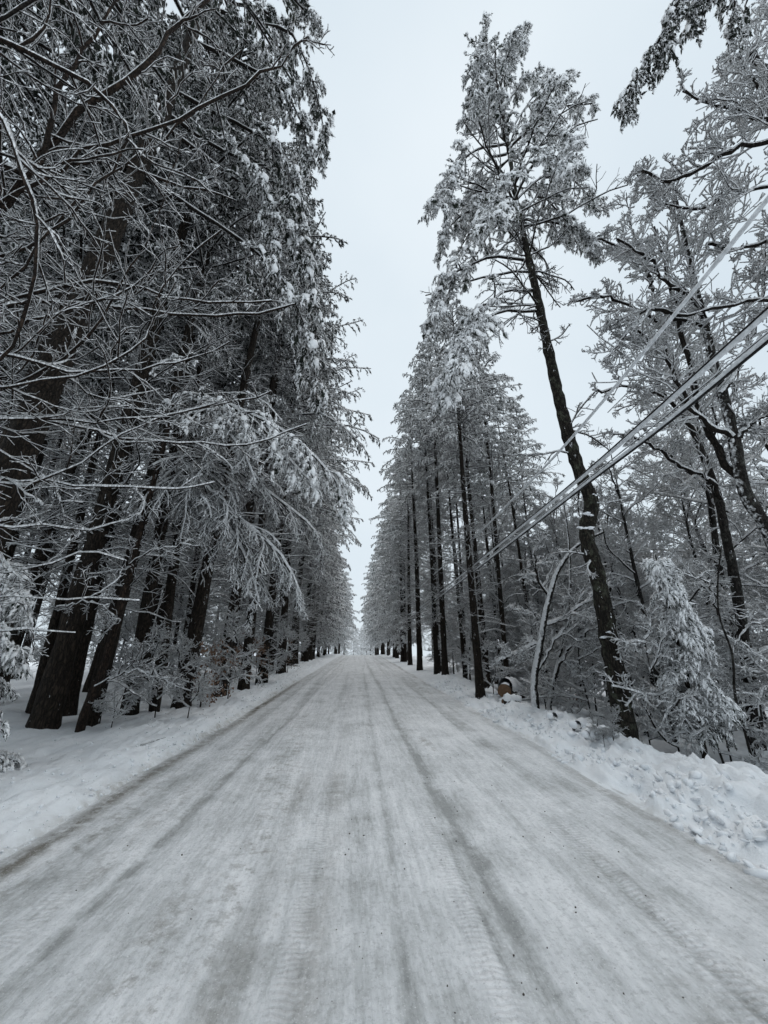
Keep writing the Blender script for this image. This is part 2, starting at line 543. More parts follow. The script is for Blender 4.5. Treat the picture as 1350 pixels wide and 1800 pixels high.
def spawn(P, R, L, Mc, rng, t0=0.2, t1=0.97, ang=50, ratio=0.45, planar=True, up=0.0, rmax=1e9, lmin=0.0):
    Nn, K, _ = P.shape
    t = t0 + (t1 - t0) * (np.arange(Mc)[None] + rng.random((Nn, Mc))) / Mc
    f = t * (K - 1)
    i0 = np.minimum(f.astype(int), K - 2)
    fr = (f - i0)[..., None]
    ii = np.arange(Nn)[:, None]
    S0 = P[ii, i0] * (1 - fr) + P[ii, i0 + 1] * fr
    T = nrm(P[ii, i0 + 1] - P[ii, i0])
    Rr = R[ii, i0] * (1 - fr[..., 0]) + R[ii, i0 + 1] * fr[..., 0]
    U = nrm(np.cross(T, Zv) + 1e-6)
    V = nrm(np.cross(U, T))
    sign = np.where((np.arange(Mc)[None] + rng.integers(0, 2, (Nn, 1))) % 2 == 0, 1.0, -1.0)
    if planar:
        phi = rng.normal(0, 0.35, (Nn, Mc))
        side = U * (sign * np.cos(phi))[..., None] + V * (np.sin(phi) + up)[..., None]
    else:
        phi = rng.random((Nn, Mc)) * 2 * np.pi
        side = U * np.cos(phi)[..., None] + V * (np.sin(phi) + up)[..., None]
    side = nrm(side)
    a = np.radians(ang) * (0.75 + 0.5 * rng.random((Nn, Mc)))[..., None]
    D = nrm(T * np.cos(a) + side * np.sin(a))
    Lc = np.maximum(lmin, L[:, None] * ratio * (1.25 - t) * (0.6 + 0.8 * rng.random((Nn, Mc))))
    Rc = np.minimum(Rr * 0.7, rmax)
    return S0.reshape(-1, 3), D.reshape(-1, 3), Lc.reshape(-1), Rc.reshape(-1)

def taper(R0, K, end=0.25):
    return np.asarray(R0)[:, None] * (1 - (1 - end) * np.linspace(0, 1, K)[None])

# ---- one snow-laden needle tuft, copied thousands of times with jitter
_OCT = np.array([[1.35, 0, -0.15], [-0.85, 0, 0], [0, 0.42, 0.0], [0, -0.42, 0.0], [0.1, 0, 0.48], [0.1, 0, -0.22]])
_OCTF = np.array([[0, 2, 4], [2, 1, 4], [1, 3, 4], [3, 0, 4], [2, 0, 5], [1, 2, 5], [3, 1, 5], [0, 3, 5]])
_OCTA = np.array([0.66, 0.62, 0.56, 0.56, 0.95, 0.22])

def ico():
    t = (1 + 5 ** 0.5) / 2
    v = np.array([[-1, t, 0], [1, t, 0], [-1, -t, 0], [1, -t, 0], [0, -1, t], [0, 1, t], [0, -1, -t], [0, 1, -t], [t, 0, -1], [t, 0, 1], [-t, 0, -1], [-t, 0, 1]], float)
    v /= np.linalg.norm(v[0])
    f = np.array([[0, 11, 5], [0, 5, 1], [0, 1, 7], [0, 7, 10], [0, 10, 11], [1, 5, 9], [5, 11, 4], [11, 10, 2], [10, 7, 6], [7, 1, 8],
                  [3, 9, 4], [3, 4, 2], [3, 2, 6], [3, 6, 8], [3, 8, 9], [4, 9, 5], [2, 4, 11], [6, 2, 10], [8, 6, 7], [9, 8, 1]])
    return v, f
ICO_V, ICO_F = ico()

def tufts(G, C, T, sc, rng, needles=6, fine=False, mat=1, snowy=1.0, nlen=1.25, thick=1.0):
    """C (N,3) centres, T (N,3) twig directions, sc (N) sizes"""
    n = len(C)
    T = nrm(T)
    U = nrm(np.cross(T, Zv) + 1e-5 + rng.normal(0, 0.12, (n, 3)))
    V = nrm(np.cross(U, T))
    # snow sits on top in the world sense
    V = nrm(V + Zv * 0.6)
    if fine:
        bv = ICO_V * np.array([1.0, 0.6, 0.5]) + np.array([0.15, 0, 0.12])
        bf = ICO_F
        ba = np.clip(0.56 + ICO_V[:, 2] * 0.42, 0, 1)
    else:
        bv, bf, ba = _OCT, _OCTF, _OCTA
    bv = bv * np.array([1, thick, thick])
    nv = len(bv)
    jit = 1 + rng.normal(0, 0.22, (n, nv, 1))
    L = bv[None] * jit * sc[:, None, None]
    W = C[:, None, :] + L[..., 0:1] * T[:, None] + L[..., 1:2] * U[:, None] + L[..., 2:3] * V[:, None]
    f = (bf[None] + (np.arange(n) * nv)[:, None, None]).reshape(-1, 3)
    sn = np.clip(snowy * (0.7 + 0.6 * rng.random(n)), 0, 1.3)
    G.add(W.reshape(-1, 3), f, (ba[None] * sn[:, None]).reshape(-1), mat)
    if needles:
        phi = rng.random((n, needles)) * np.pi * 1.5 - np.pi * 1.25   # mostly sides and underneath
        fw = rng.random((n, needles)) * 0.9 + 0.1
        D = T[:, None] * fw[..., None] + (U[:, None] * np.cos(phi)[..., None] + V[:, None] * np.sin(phi)[..., None]) * 0.8
        D = nrm(D)
        base = C[:, None] + T[:, None] * (rng.random((n, needles, 1)) - 0.5) * sc[:, None, None]
        side = nrm(np.cross(D, rng.normal(0, 1, (n, needles, 3))))
        w = sc[:, None, None] * 0.055
        tip = base + D * sc[:, None, None] * nlen * (0.7 + 0.5 * rng.random((n, needles, 1)))
        W = np.stack([base + side * w, base - side * w, tip], 2).reshape(-1, 3)
        f = np.arange(len(W)).reshape(-1, 3)
        a = np.where(rng.random((n, needles, 1)) < 0.35, 0.9, 0.0) * np.ones((1, 1, 3))
        G.add(W, f, a.reshape(-1), mat)

def foliage(G, P, R, L, rng, M2=12, J=5, size=0.11, t0=0.25, fine=False, snowy=1.0, droop=0.9, ang=55, ratio=0.26, snow=0.025, needles=6, thick=1.0, nlen=1.25):
    """side twigs with tufts along branch polylines P (N,K,3)"""
    S0, D, Lc, Rc = spawn(P, R, L, M2, rng, t0, 0.99, ang, ratio, True, 0.0, 0.012, 0.22)
    K2 = 5
    P2 = grow(S0, D, Lc, K2, droop, 0.35, rng, -0.2)
    R2 = taper(Rc, K2, 0.3)
    tubes(G, P2, R2, 3, snow * 0.6, 0)
    # tufts on side twigs
    t = (0.18 + 0.85 * (np.arange(J)[None] + rng.random((len(P2), J))) / J)
    f = np.clip(t, 0, 0.999) * (K2 - 1)
    i0 = np.minimum(f.astype(int), K2 - 2)
    fr = (f - i0)[..., None]
    ii = np.arange(len(P2))[:, None]
    C = P2[ii, i0] * (1 - fr) + P2[ii, i0 + 1] * fr
    T = nrm(P2[ii, i0 + 1] - P2[ii, i0]) + rng.normal(0, 0.35, C.shape)
    T[..., 2] -= 0.15
    sc = size * (0.65 + 0.7 * rng.random(C.shape[:2]))
    C = C + rng.normal(0, size * 0.35, C.shape)
    tufts(G, C.reshape(-1, 3), T.reshape(-1, 3), sc.reshape(-1), rng, needles, fine, 1, snowy, nlen, thick)
    # tufts on the branch itself, outer part
    J2 = max(3, M2 // 2)
    t = t0 + 0.1 + (0.9 - t0) * rng.random((len(P), J2))
    K = P.shape[1]
    f = np.clip(t, 0, 0.999) * (K - 1)
    i0 = np.minimum(f.astype(int), K - 2)
    fr = (f - i0)[..., None]
    ii = np.arange(len(P))[:, None]
    C = P[ii, i0] * (1 - fr) + P[ii, i0 + 1] * fr
    T = nrm(P[ii, i0 + 1] - P[ii, i0])
    sc = size * (0.8 + 0.6 * rng.random(C.shape[:2]))
    tufts(G, C.reshape(-1, 3), T.reshape(-1, 3), sc.reshape(-1), rng, needles, fine, 1, snowy, nlen, thick)

def resample(pts, K, smooth=True):
    pts = np.asarray(pts, float)
    n = len(pts)
    seg = np.r_[0, np.cumsum(np.linalg.norm(np.diff(pts, axis=0), axis=1))]
    u = np.linspace(0, seg[-1], K)
    if not smooth or n < 3:
        return np.stack([np.interp(u, seg, pts[:, k]) for k in range(3)], 1)
    m = np.gradient(pts, seg, axis=0)
    i = np.clip(np.searchsorted(seg, u, 'right') - 1, 0, n - 2)
    h = (seg[i + 1] - seg[i])
    t = ((u - seg[i]) / h)[:, None]
    h = h[:, None]
    return ((2 * t ** 3 - 3 * t ** 2 + 1) * pts[i] + (t ** 3 - 2 * t ** 2 + t) * h * m[i]
            + (-2 * t ** 3 + 3 * t ** 2) * pts[i + 1] + (t ** 3 - t ** 2) * h * m[i + 1])

def plen(P):
    return float(np.linalg.norm(np.diff(P, axis=0), axis=1).sum())

# ------------------------------------------------------------------ the setting
def sheet(name, xs, ys, zfun, mat, smooth=True, attrs=None):
    """xs: (nu) or function of y giving (nu) positions; one grid sheet"""
    X = np.array([xs(y) for y in ys]) if callable(xs) else np.repeat(np.asarray(xs)[None], len(ys), 0)
    Y = np.repeat(np.asarray(ys)[:, None], X.shape[1], 1)
    Z = zfun(X, Y)
    G = Geo()
    ny, nx = X.shape
    idx = np.arange(ny * nx).reshape(ny, nx)
    f = np.stack([idx[:-1, :-1], idx[:-1, 1:], idx[1:, 1:], idx[1:, :-1]], -1).reshape(-1, 4)
    G.add(np.stack([X, Y, Z], -1), f, 0.0)
    ex = {k: fn(X, Y).ravel() for k, fn in (attrs or {}).items()}
    o = link(name, G.mesh(name, [mat], smooth, extra=ex))
    tag(o, kind='structure')
    return o

def ysteps(y0, y1, s0, grow_):
    ys = [y0]
    while ys[-1] < y1:
        ys.append(ys[-1] + s0 + max(0, ys[-1]) * grow_)
    return np.array(ys)

# wide ground sheet under everything, reaching the horizon
def ground_h(X, Y):
    h = land(X, Y)
    low = sstep(ROAD_L - 9, ROAD_L - 4, X) * sstep(13, 8.0, X) * sstep(118, 108, Y) * sstep(-2.9, -1.5, Y)
    far = sstep(30, 200, np.abs(X))
    return h - 0.35 * low - far * 3.0
gx = np.r_[-900, -500, -300, -200, -140, np.arange(-100, -30, 5), np.arange(-30, 30.1, 0.75), np.arange(35, 101, 5), 140, 200, 300, 500, 900]
gy = np.r_[-300, -150, -80, -40, -20, np.arange(-12, -4, 1.5), np.arange(-4, 60, 0.6), np.arange(60, 130, 2.5), 140, 160, 190, 240, 320, 450, 650, 1000]
sheet('ground', gx, gy, ground_h, M['snow'])

def road_rut(X, Y):
    r = 0
    for c, w, a in ((-1.75, 0.13, 0.8), (-1.55, 0.035, 0.9), (-0.62, 0.10, 0.5), (-1.15, 0.04, 0.6), (0.85, 0.09, 1.1), (0.72, 0.03, 0.7), (0.42, 0.04, 0.7), (2.05, 0.13, 0.7), (1.9, 0.03, 0.8), (-2.2, 0.06, 0.7), (-2.4, 0.16, 0.5), (0.12, 0.12, 0.4), (1.5, 0.04, 0.5), (-0.2, 0.035, 0.5), (2.5, 0.05, 0.5)):
        cc = c + 0.42 * vnoise(Y * 0.08, Y * 0 + c * 7, 71) + 0.07 * vnoise(Y * 0.5, Y * 0 + c * 3, 72)
        r = r + a * np.exp(-((X - cc) / w) ** 2) * (0.55 + 0.9 * (vnoise(Y * 0.22, Y * 0 + c * 5, 73) + 0.5))
    return np.clip(r, 0, 1.6)

def road_tread(X, Y):
    r = 0
    for c, w in ((-1.35, 0.12), (-0.95, 0.10), (-1.95, 0.11), (0.62, 0.1), (1.9, 0.12), (-0.45, 0.09)):
        cc = c + 0.42 * vnoise(Y * 0.08, Y * 0 + c * 7, 71)
        r = r + sstep(w, w * 0.75, np.abs(X - cc)) * sstep(-0.1, 0.15, vnoise(Y * 0.35, Y * 0 + c * 9, 79))
    return np.clip(r, 0, 1)

def road_dirt(X, Y):
    el, er = edge_l(Y), edge_r(Y)
    a = np.exp(-((X - el - 0.14) / 0.11) ** 2) * (0.4 + 0.9 * (vnoise(Y * 0.6, Y * 0, 75) + 0.5)) * sstep(28, 14, Y)
    b = np.exp(-((er - X - 0.1) / 0.10) ** 2) * 0.55 * (vnoise(Y * 0.8, Y * 0, 76) + 0.5)
    c = 0.42 * np.exp(-((X + 0.22 + 0.06 * vnoise(Y * 2, Y * 0, 78)) / 0.11) ** 2) * (0.25 + 0.75 * sstep(-0.15, 0.25, vnoise(Y * 1.1, Y * 0, 77))) * sstep(12, 5, Y)
    c = c + 0.5 * np.exp(-((X + 0.62) / 0.12) ** 2) * sstep(0.0, 0.3, vnoise(Y * 0.9, Y * 0, 80)) * sstep(8, 4, Y)
    return np.clip(a + b + c, 0, 1)

def road_h(X, Y):
    z = road_z(Y)
    z = z - 0.014 * np.clip(road_rut(X, Y), 0, 1.3) + 0.012 * fbm(X * 3, Y * 0.35, 81, 3) + 0.006 * fbm(X * 9, Y * 4, 82, 3)
    z = z - 0.25 * sstep(0.05, 0.4, edge_l(Y) - X) - 0.25 * sstep(0.05, 0.4, X - edge_r(Y))
    return z
ry = ysteps(-3, 118, 0.045, 0.012)
sheet('road', np.linspace(-3.35, 3.6, 150), ry, road_h, M['road'], attrs={'rut': road_rut, 'dirt': road_dirt, 'tread': road_tread})

def verge_dirt(X, Y):
    d = np.clip(edge_l(Y) - X, 0, 9)
    return np.clip(0.9 * np.exp(-(d / 0.10) ** 2) * (vnoise(Y * 0.9, Y * 0, 91) + 0.6) * sstep(30, 14, Y), 0, 1)
def verge_h(X, Y):
    z = land(X, Y, True)
    d = edge_l(Y) - X
    z = z - 0.30 * sstep(-0.03, -0.12, d)
    return z - 0.6 * sstep(-9.2, -10.2, X)
vy = ysteps(-3, 116, 0.05, 0.014)
sheet('snowy_verge', np.r_[np.linspace(-10.3, -6.0, 30), np.linspace(-5.9, -2.55, 110)], vy, verge_h, M['bank_snow'], attrs={'dirt': verge_dirt})

def bank_dirt(X, Y):
    d = np.clip(X - edge_r(Y), 0, 9)
    return np.clip(0.5 * np.exp(-(d / 0.10) ** 2) * (vnoise(Y * 0.9, Y * 0, 92) + 0.4), 0, 1)
def bank_h(X, Y):
    z = land(X, Y, True)
    d = X - edge_r(Y)
    z = z - 0.30 * sstep(-0.03, -0.12, d)
    return z - 0.6 * sstep(9.6, 10.6, X)
by = ysteps(-3, 116, 0.034, 0.013)
sheet('snow_bank', np.r_[np.linspace(2.75, 5.4, 92), np.linspace(5.5, 10.7, 34)], by, bank_h, M['bank_snow'], attrs={'dirt': bank_dirt})

# ------------------------------------------------------------------ pine prototypes
def trunk_mesh(H, r0, rng, mat, bend=0.15, S=12, K=60, flare=1.35, lean=(0, 0)):
    z = np.linspace(-0.5, H, K)
    P = np.zeros((K, 3)); P[:, 2] = z
    ph = rng.random(4) * 6
    u = np.clip(z / H, 0, 1)
    P[:, 0] = bend * (np.sin(u * 5 + ph[0]) - math.sin(ph[0])) * u + lean[0] * z
    P[:, 1] = bend * (np.sin(u * 4 + ph[1]) - math.sin(ph[1])) * u + lean[1] * z
    R = r0 * (1 - 0.88 * u ** 1.1) * (1 + (flare - 1) * np.exp(-np.clip(z, 0, 99) / 0.28))
    G = Geo()
    tubes(G, P, R[None] * (1 + rng.normal(0, 0.03, (1, K))), S, 0, 0, True)
    G.v[0] += rng.normal(0, r0 * 0.035, G.v[0].shape).astype(np.float32)
    return P, R, G

def pt_on(P, z):
    zz = np.clip(z, P[0, 2], P[-1, 2])
    return np.stack([np.interp(zz, P[:, 2], P[:, 0]), np.interp(zz, P[:, 2], P[:, 1]), zz], -1)

def dead_branches(G, P, z0, z1, n, rng, L=(1.0, 3.0), snow=0.020, M1=7, M2=3, r=0.02, up=0.1, az=None, droop=0.25):
    z = z0 + (z1 - z0) * rng.random(n)
    a = rng.random(n) * 2 * np.pi if az is None else az(n)
    D = np.stack([np.cos(a), np.sin(a), rng.normal(up, 0.18, n)], 1)
    Ls = L[0] + (L[1] - L[0]) * rng.random(n) ** 1.3
    B = grow(pt_on(P, z), D, Ls, 8, droop, 0.38, rng, 0.3)
    R = taper(r * (0.5 + 0.5 * Ls / L[1]), 8, 0.2)
    tubes(G, B, R, 4, snow * (0.7 + 0.5 * rng.random((n, 8))), 0)
    S0, D, L2, R2 = spawn(B, R, Ls, M1, rng, 0.2, 0.97, 48, 0.42, True, 0.15, 0.009, 0.12)
    B2 = grow(S0, D, L2, 5, 0.1, 0.5, rng, 0.6)
    Rr = taper(R2, 5, 0.3)
    tubes(G, B2, Rr, 3, snow * 0.75, 0)
    if M2:
        S0, D, L3, R3 = spawn(B2, Rr, L2, M2, rng, 0.25, 0.97, 50, 0.5, False, 0.1, 0.004, 0.08)
        B3 = grow(S0, D, L3, 3, 0.1, 0.5, rng, 0.6)
        tubes(G, B3, taper(R3, 3, 0.4), 3, snow * 0.6, 0)

def pine_proto(seed, H=23, r0=0.24, hb=9.0, Lmax=4.6, whorl=0.62, per=5, size=0.093, M2=14, J=6, dead=62, side_bias=0.0, droop=0.85):
    rng = np.random.default_rng(seed)
    P, R, Gt = trunk_mesh(H, r0, rng, None)
    Gc, Gd = Geo(), Geo()
    zs, az, Ls, pit = [], [], [], []
    z = hb
    while z < H - 0.3:
        u = (z - hb) / (H - hb)
        for k in range(per):
            if rng.random() < 0.12:
                continue
            a = 2 * math.pi * (k + rng.random() * 0.8) / per + z
            prof = (0.35 + 0.65 * min(1, u / 0.22)) * (1 - u) ** 0.75 + 0.09
            Lb = Lmax * prof * (0.7 + 0.5 * rng.random())
            if math.cos(a) > 0 and side_bias:
                Lb *= 1 + side_bias * math.cos(a)
            zs.append(z + rng.normal(0, 0.12)); az.append(a); Ls.append(Lb); pit.append(-0.05 + 0.75 * u + rng.normal(0, 0.12))
        z += whorl * (0.8 + 0.4 * rng.random()) * (1 - 0.35 * u)
    zs, az, Ls, pit = map(np.array, (zs, az, Ls, pit))
    D = np.stack([np.cos(az), np.sin(az), pit], 1)
    B = grow(pt_on(P, zs), D, Ls, 9, droop * (0.6 + 0.7 * rng.random(len(zs))), 0.22, rng, 0.05)
    Rb = taper(0.012 + 0.008 * Ls, 9, 0.2)
    tubes(Gc, B, Rb, 4, 0.035, 0)
    foliage(Gc, B, Rb, Ls, rng, M2, J, size, needles=3)
    if dead:
        dead_branches(Gd, P, 2.0, hb + 2.5, dead, rng)
    else:
        return (Gt.mesh('pine_trunk', [M['pine_bark']]), Gc.mesh('pine_crown', [M['twig'], M['needle']]))
    return (Gt.mesh('pine_trunk', [M['pine_bark']]), Gc.mesh('pine_crown', [M['twig'], M['needle']]), Gd.mesh('pine_dead_branches', [M['twig']]))

PINES = [pine_proto(101, 24, 0.25, 9.5, 4.8), pine_proto(102, 21, 0.20, 8.0, 4.2), pine_proto(103, 25, 0.23, 11.0, 5.0),
         pine_proto(104, 17, 0.15, 5.5, 3.3, 0.55, 5, 0.09, 13, 6, 70)]
PINES.append(pine_proto(107, 21, 0.20, 11.5, 3.9, 0.6, 5, 0.088, 13, 7, 70))      # long bare lower trunk
WIDE = pine_proto(108, 25, 0.24, 8.5, 5.7, 0.66, 4, 0.105, 21, 6, 40, 0.32)      # far-reaching boughs on the road side
SLIM = pine_proto(106, 20, 0.115, 11.5, 2.6, 0.7, 4, 0.095, 10, 5, 34)
# pine with boughs to the ground, for the far edges of the road
EDGE_PINE = pine_proto(105, 18, 0.18, 2.2, 4.0, 0.6, 5, 0.14, 10, 5, 0)

def pine(name, x, y, proto, label, group=None, s=1.0, rz=None, lean=(0.0, 0.0), rngp=random.Random(5), rs=1.0, cat='tree', dz=0.0):
    z = ground_at(x, y) + dz
    t = empty(name, (x, y, z), label, cat, group, rz if rz is not None else rngp.random() * 6.28)
    t.scale = (s * rs, s * rs, s)
    t.rotation_euler = (lean[1], lean[0], t.rotation_euler[2])
    t.rotation_mode = 'ZYX' if False else 'XYZ'
    for nm, me in zip(('trunk', 'crown', 'dead_branches'), proto):
        o = link(nm, me, t)
        if nm == 'crown' and x < 0 and y < 60 and proto is not WIDE:      # shade of the left wood painted in: darker needles, less white
            o.material_slots[1].link = 'OBJECT'
            o.material_slots[1].material = M['needle_shade']
    return t

# ------------------------------------------------------------------ bare hardwood prototypes
def hardwood_proto(seed, H=12, r0=0.11, z0=2.2, n1=16, L1=3.6, n2=8, n3=8, n4=4, snow=0.034, up=0.55, bend=0.5, mat='hardwood_bark'):
    rng = np.random.default_rng(seed)
    P, R, Gt = trunk_mesh(H, r0, rng, None, bend, 9, 24, 1.2)
    G = Geo()
    z = np.sort(z0 + (H - z0) * 0.97 * (np.arange(n1) + rng.random(n1)) / n1)
    a = np.arange(n1) * 2.4 + rng.random(n1) * 1.2
    u = (z - z0) / (H - z0)
    D = np.stack([np.cos(a), np.sin(a), up + 0.3 * u + rng.normal(0, 0.15, n1)], 1)
    Ls = L1 * (1 - 0.65 * u) * (0.7 + 0.5 * rng.random(n1))
    B1 = grow(pt_on(P, z), D, Ls, 9, 0.35, 0.45, rng, 0.2)
    R1 = taper(0.010 + 0.008 * Ls, 9, 0.25)
    tubes(G, B1, R1, 5, snow * 1.1, 0)
    S0, D, L2, R2 = spawn(B1, R1, Ls, n2, rng, 0.12, 0.98, 45, 0.5, False, 0.25, 0.013, 0.3)
    B2 = grow(S0, D, L2, 6, 0.15, 0.55, rng, 0.5); Rr2 = taper(R2, 6, 0.35)
    tubes(G, B2, Rr2, 4, snow * (0.5 + 0.9 * rng.random((len(B2), 6))), 1)
    S0, D, L3, R3 = spawn(B2, Rr2, L2, n3, rng, 0.12, 0.98, 48, 0.5, False, 0.2, 0.006, 0.16)
    B3 = grow(S0, D, L3, 4, 0.1, 0.5, rng, 0.5); Rr3 = taper(R3, 4, 0.5)
    tubes(G, B3, Rr3, 3, snow * (0.35 + 0.9 * rng.random((len(B3), 4))), 1)
    if n4:
        S0, D, L4, R4 = spawn(B3, Rr3, L3, n4, rng, 0.2, 0.98, 50, 0.55, False, 0.2, 0.004, 0.09)
        B4 = grow(S0, D, L4, 3, 0.05, 0.4, rng, 0.5)
        tubes(G, B4, taper(R4, 3, 0.6), 3, snow * (0.5 + 0.4 * rng.random((len(B4), 3))), 1)
    return Gt.mesh('hardwood_trunk', [M[mat]]), G.mesh('hardwood_branches', [M['twig'], M['frosted_twig']])

HARD = [hardwood_proto(201, 13, 0.12, 2.5, 20, 4.0), hardwood_proto(202, 11, 0.09, 1.8, 18, 3.4), hardwood_proto(203, 15, 0.15, 4.0, 20, 4.6)]
SAPL = [hardwood_proto(211, 4.2, 0.028, 0.4, 16, 1.9, 8, 6, 2, 0.034, 0.25, 0.35), hardwood_proto(212, 5.5, 0.035, 0.6, 18, 2.2, 8, 6, 2, 0.034, 0.3, 0.6),
        hardwood_proto(213, 2.4, 0.016, 0.15, 12, 1.3, 7, 5, 2, 0.028, 0.35, 0.3), hardwood_proto(214, 7.0, 0.05, 1.0, 20, 2.5, 8, 6, 2, 0.036, 0.3, 0.5)]

def bare(name, x, y, proto, label, group=None, s=1.0, rz=0.0, lean=(0, 0), cat='tree', sz=1.0):
    t = empty(name, (x, y, ground_at(x, y)), label, cat, group, rz)
    t.scale = (s, s, s * sz)
    t.rotation_euler = (lean[1], lean[0], rz)
    for nm, me in zip(('trunk', 'branches'), proto):
        link(nm, me, t)
    return t

rnd = random.Random(11)
# ------------------------------------------------------------------ left pines, roadside row placed from the photo
row_left = [  # base pixel x, y, prototype, scale, thickness, lean, label
    (-170, 1290, 0, 1.0, 1.0, 0.02, 'dark pine trunk leaning in at the far left above the snowy spruce'),
    (75, 1281, 4, 1.15, 0.9, 0.025, 'thickest black pine trunk at the left, rising just right of the snowy spruce'),
    (112, 1256, 2, 1.0, 0.8, 0.025, 'dark pine trunk close behind the thickest pine on the left'),
    (155, 1277, 2, 0.95, 0.7, 0.025, 'straight dark pine trunk directly behind the thin leaning brown sapling'),
    (226, 1258, 4, 1.1, 0.7, 0.03, 'dark pine trunk rising behind the low snowy twigs on the left'),
    (318, 1243, 4, 1.12, 0.85, 0.03, 'dark pine just left of the shrub with dry brown leaves'),
    (385, 1222, 4, 1.08, 0.85, 0.03, 'dark pine just right of the shrub with dry brown leaves'),
    (428, 1212, 4, 1.05, 0.8, 0.03, 'dark pine hung with brown leaves at its foot, mid left roadside'),
    (460, 1200, 2, 0.9, 0.95, 0.03, 'slim dark pine in the middle of the left roadside row'),
    (494, 1183, 1, 1.05, 1.05, 0.03, 'dark pine standing behind low leafy twigs further along the left verge'),
    (534, 1163, 0, 0.95, 1.05, 0.02, 'stout dark pine alone at the verge where the left row recedes'),
]
for px, py, k, s, rs, ln, lab in row_left:
    p = on_ground(px, py)
    pine('pine_tree', p[0], p[1], PINES[k], lab, None, s, rnd.random() * 6.28, (ln, rnd.uniform(-0.02, 0.02)), rs=rs)
for x, y, s_, ln_, lab in ((-5.3, 17.0, 1.0, 0.02, 'broad white-dusted pine whose boughs reach over the road, nearest on the left'), (-5.0, 23.5, 0.98, 0.03, 'second broad pine reaching over the road from the left'), (-4.9, 30.0, 0.85, 0.03, 'third broad pine reaching over the road, farther off on the left')):
    t_ = pine('pine_tree', x, y, WIDE, lab, None, s_, rnd.uniform(-0.25, 0.25), (ln_, 0), rs=1.0)
ys_ = [33, 36.5, 40, 44, 48, 52.5, 57, 62, 67]
for i, y in enumerate(ys_):
    pine('pine_tree', -4.6 + rnd.uniform(-0.5, 0.4), y + rnd.uniform(-1, 1), (PINES[i % 3] if i < 4 else EDGE_PINE), 'dark pine in the dense far end of the left roadside row', 'far roadside pines on the left', rnd.uniform(0.7, 1.1), rnd.random() * 6.28, (rnd.uniform(0, 0.03), 0), rs=0.95)
# forest behind the row
pts = []
def scatter(n, x0, x1, y0, y1, dmin, avoid=None, tries=6000):
    out = []
    for _ in range(tries):
        if len(out) >= n: break
        x, y = rnd.uniform(x0, x1), rnd.uniform(y0, y1)
        if all((x - a) ** 2 + (y - b) ** 2 > dmin * dmin for a, b in out + pts) and not (avoid and avoid(x, y)):
            out.append((x, y))
    pts.extend(out)
    return out
for i, (x, y) in enumerate(scatter(46, -21, -7.2, 6, 70, 1.9, lambda x, y: x > -8.5 and y < 12)):
    pine('pine_tree', x, y, PINES[i % 4], 'dark pine trunk in the left forest behind the roadside row', 'pines inside the left forest', rnd.uniform(0.8, 1.08), rnd.random() * 6.28, (rnd.uniform(-0.02, 0.05), rnd.uniform(-0.03, 0.03)), rs=rnd.uniform(0.7, 1.0))
for i, (x, y) in enumerate([(-8.3, 10.2), (-7.6, 12.4), (-9.6, 11.6), (-7.2, 14.6), (-10.8, 9.4), (-8.9, 13.8), (-7.0, 17.0), (-10.4, 13.0), (-12.5, 11.0), (-8.2, 16.2), (-12.0, 14.5), (-9.8, 16.5), (-6.9, 9.6), (-7.4, 11.2), (-6.6, 12.9), (-6.3, 15.2), (-7.9, 9.0), (-6.0, 18.8), (-6.6, 21.0), (-9.0, 8.6)]):
    pine('pine_tree', x, y, SLIM, 'slender dark trunk standing behind the near left roadside pines', 'slender trunks behind the near left pines', rnd.uniform(0.9, 1.05), rnd.random() * 6.28, (rnd.uniform(0.01, 0.05), rnd.uniform(-0.02, 0.02)), rs=1.0)
# the big near pine whose trunk crosses the top left corner
pine('pine_tree', -4.9, 2.4, PINES[2], 'massive pine trunk crossing the upper left corner overhead', None, 0.95, 1.0, (0.0, 0.0), rs=1.0)
pine('pine_tree', -8.6, 3.4, PINES[0], 'tall pine overhead beyond the massive trunk in the upper left corner', None, 1.0, 2.0, (0.03, 0.0), rs=1.1)

# saplings and understory on the left
for i, (x, y) in enumerate(scatter(26, -15, -5.4, 14, 48, 1.3)):
    bare('snowy_sapling', x, y, SAPL[i % 4], 'thin bare sapling loaded with snow among the left pine trunks', 'bare saplings under the left pines', rnd.uniform(0.7, 1.1), rnd.random() * 6.28, (rnd.uniform(0, 0.12), 0))
for i, (x, y) in enumerate(scatter(22, -30, -16, 4, 60, 3.0)):
    bare('snowy_hardwood', x, y, HARD[i % 3], 'snowy bare hardwood far back in the left forest', 'bare hardwoods behind the left pines', rnd.uniform(0.7, 1.0), rnd.random() * 6.28)

# ------------------------------------------------------------------ right side
for i, (px, py, k, s, rs, lab) in enumerate([
    (845, 1226, 4, 0.76, 0.85, 'tall snow-flecked pine with bare limbs rising behind the sawn log on the bank'),
    (783, 1187, 4, 0.95, 0.75, 'dark pine trunk left of the tall snow-flecked pine on the right'),
    (768, 1184, 4, 0.9, 0.7, 'slim dark pine between the close roadside rank and the snow-flecked pine'),
    (738, 1178, 4, 1.0, 0.85, 'nearest of the close rank of dark trunks right of the road'),
    (721, 1169, 4, 0.92, 0.9, 'second dark trunk of the close rank right of the road'),
    (708, 1163, 4, 1.02, 0.9, 'third dark trunk of the close rank right of the road'),
    (698, 1157, 4, 1.0, 1.0, 'fourth and farthest dark trunk of the close rank right of the road')]):
    p = on_ground(px, py)
    pine('pine_tree', p[0], p[1], PINES[k], lab, None, s, rnd.random() * 6.28, (0, 0), rs=rs)
p2 = on_ground(853, 1215)
pine('pine_tree', p2[0] + 0.6, p2[1] + 1.6, PINES[4], 'second snow-flecked pine standing just behind its tall twin on the right', None, 0.72, 4.0, (0.0, 0.0), rs=0.9)
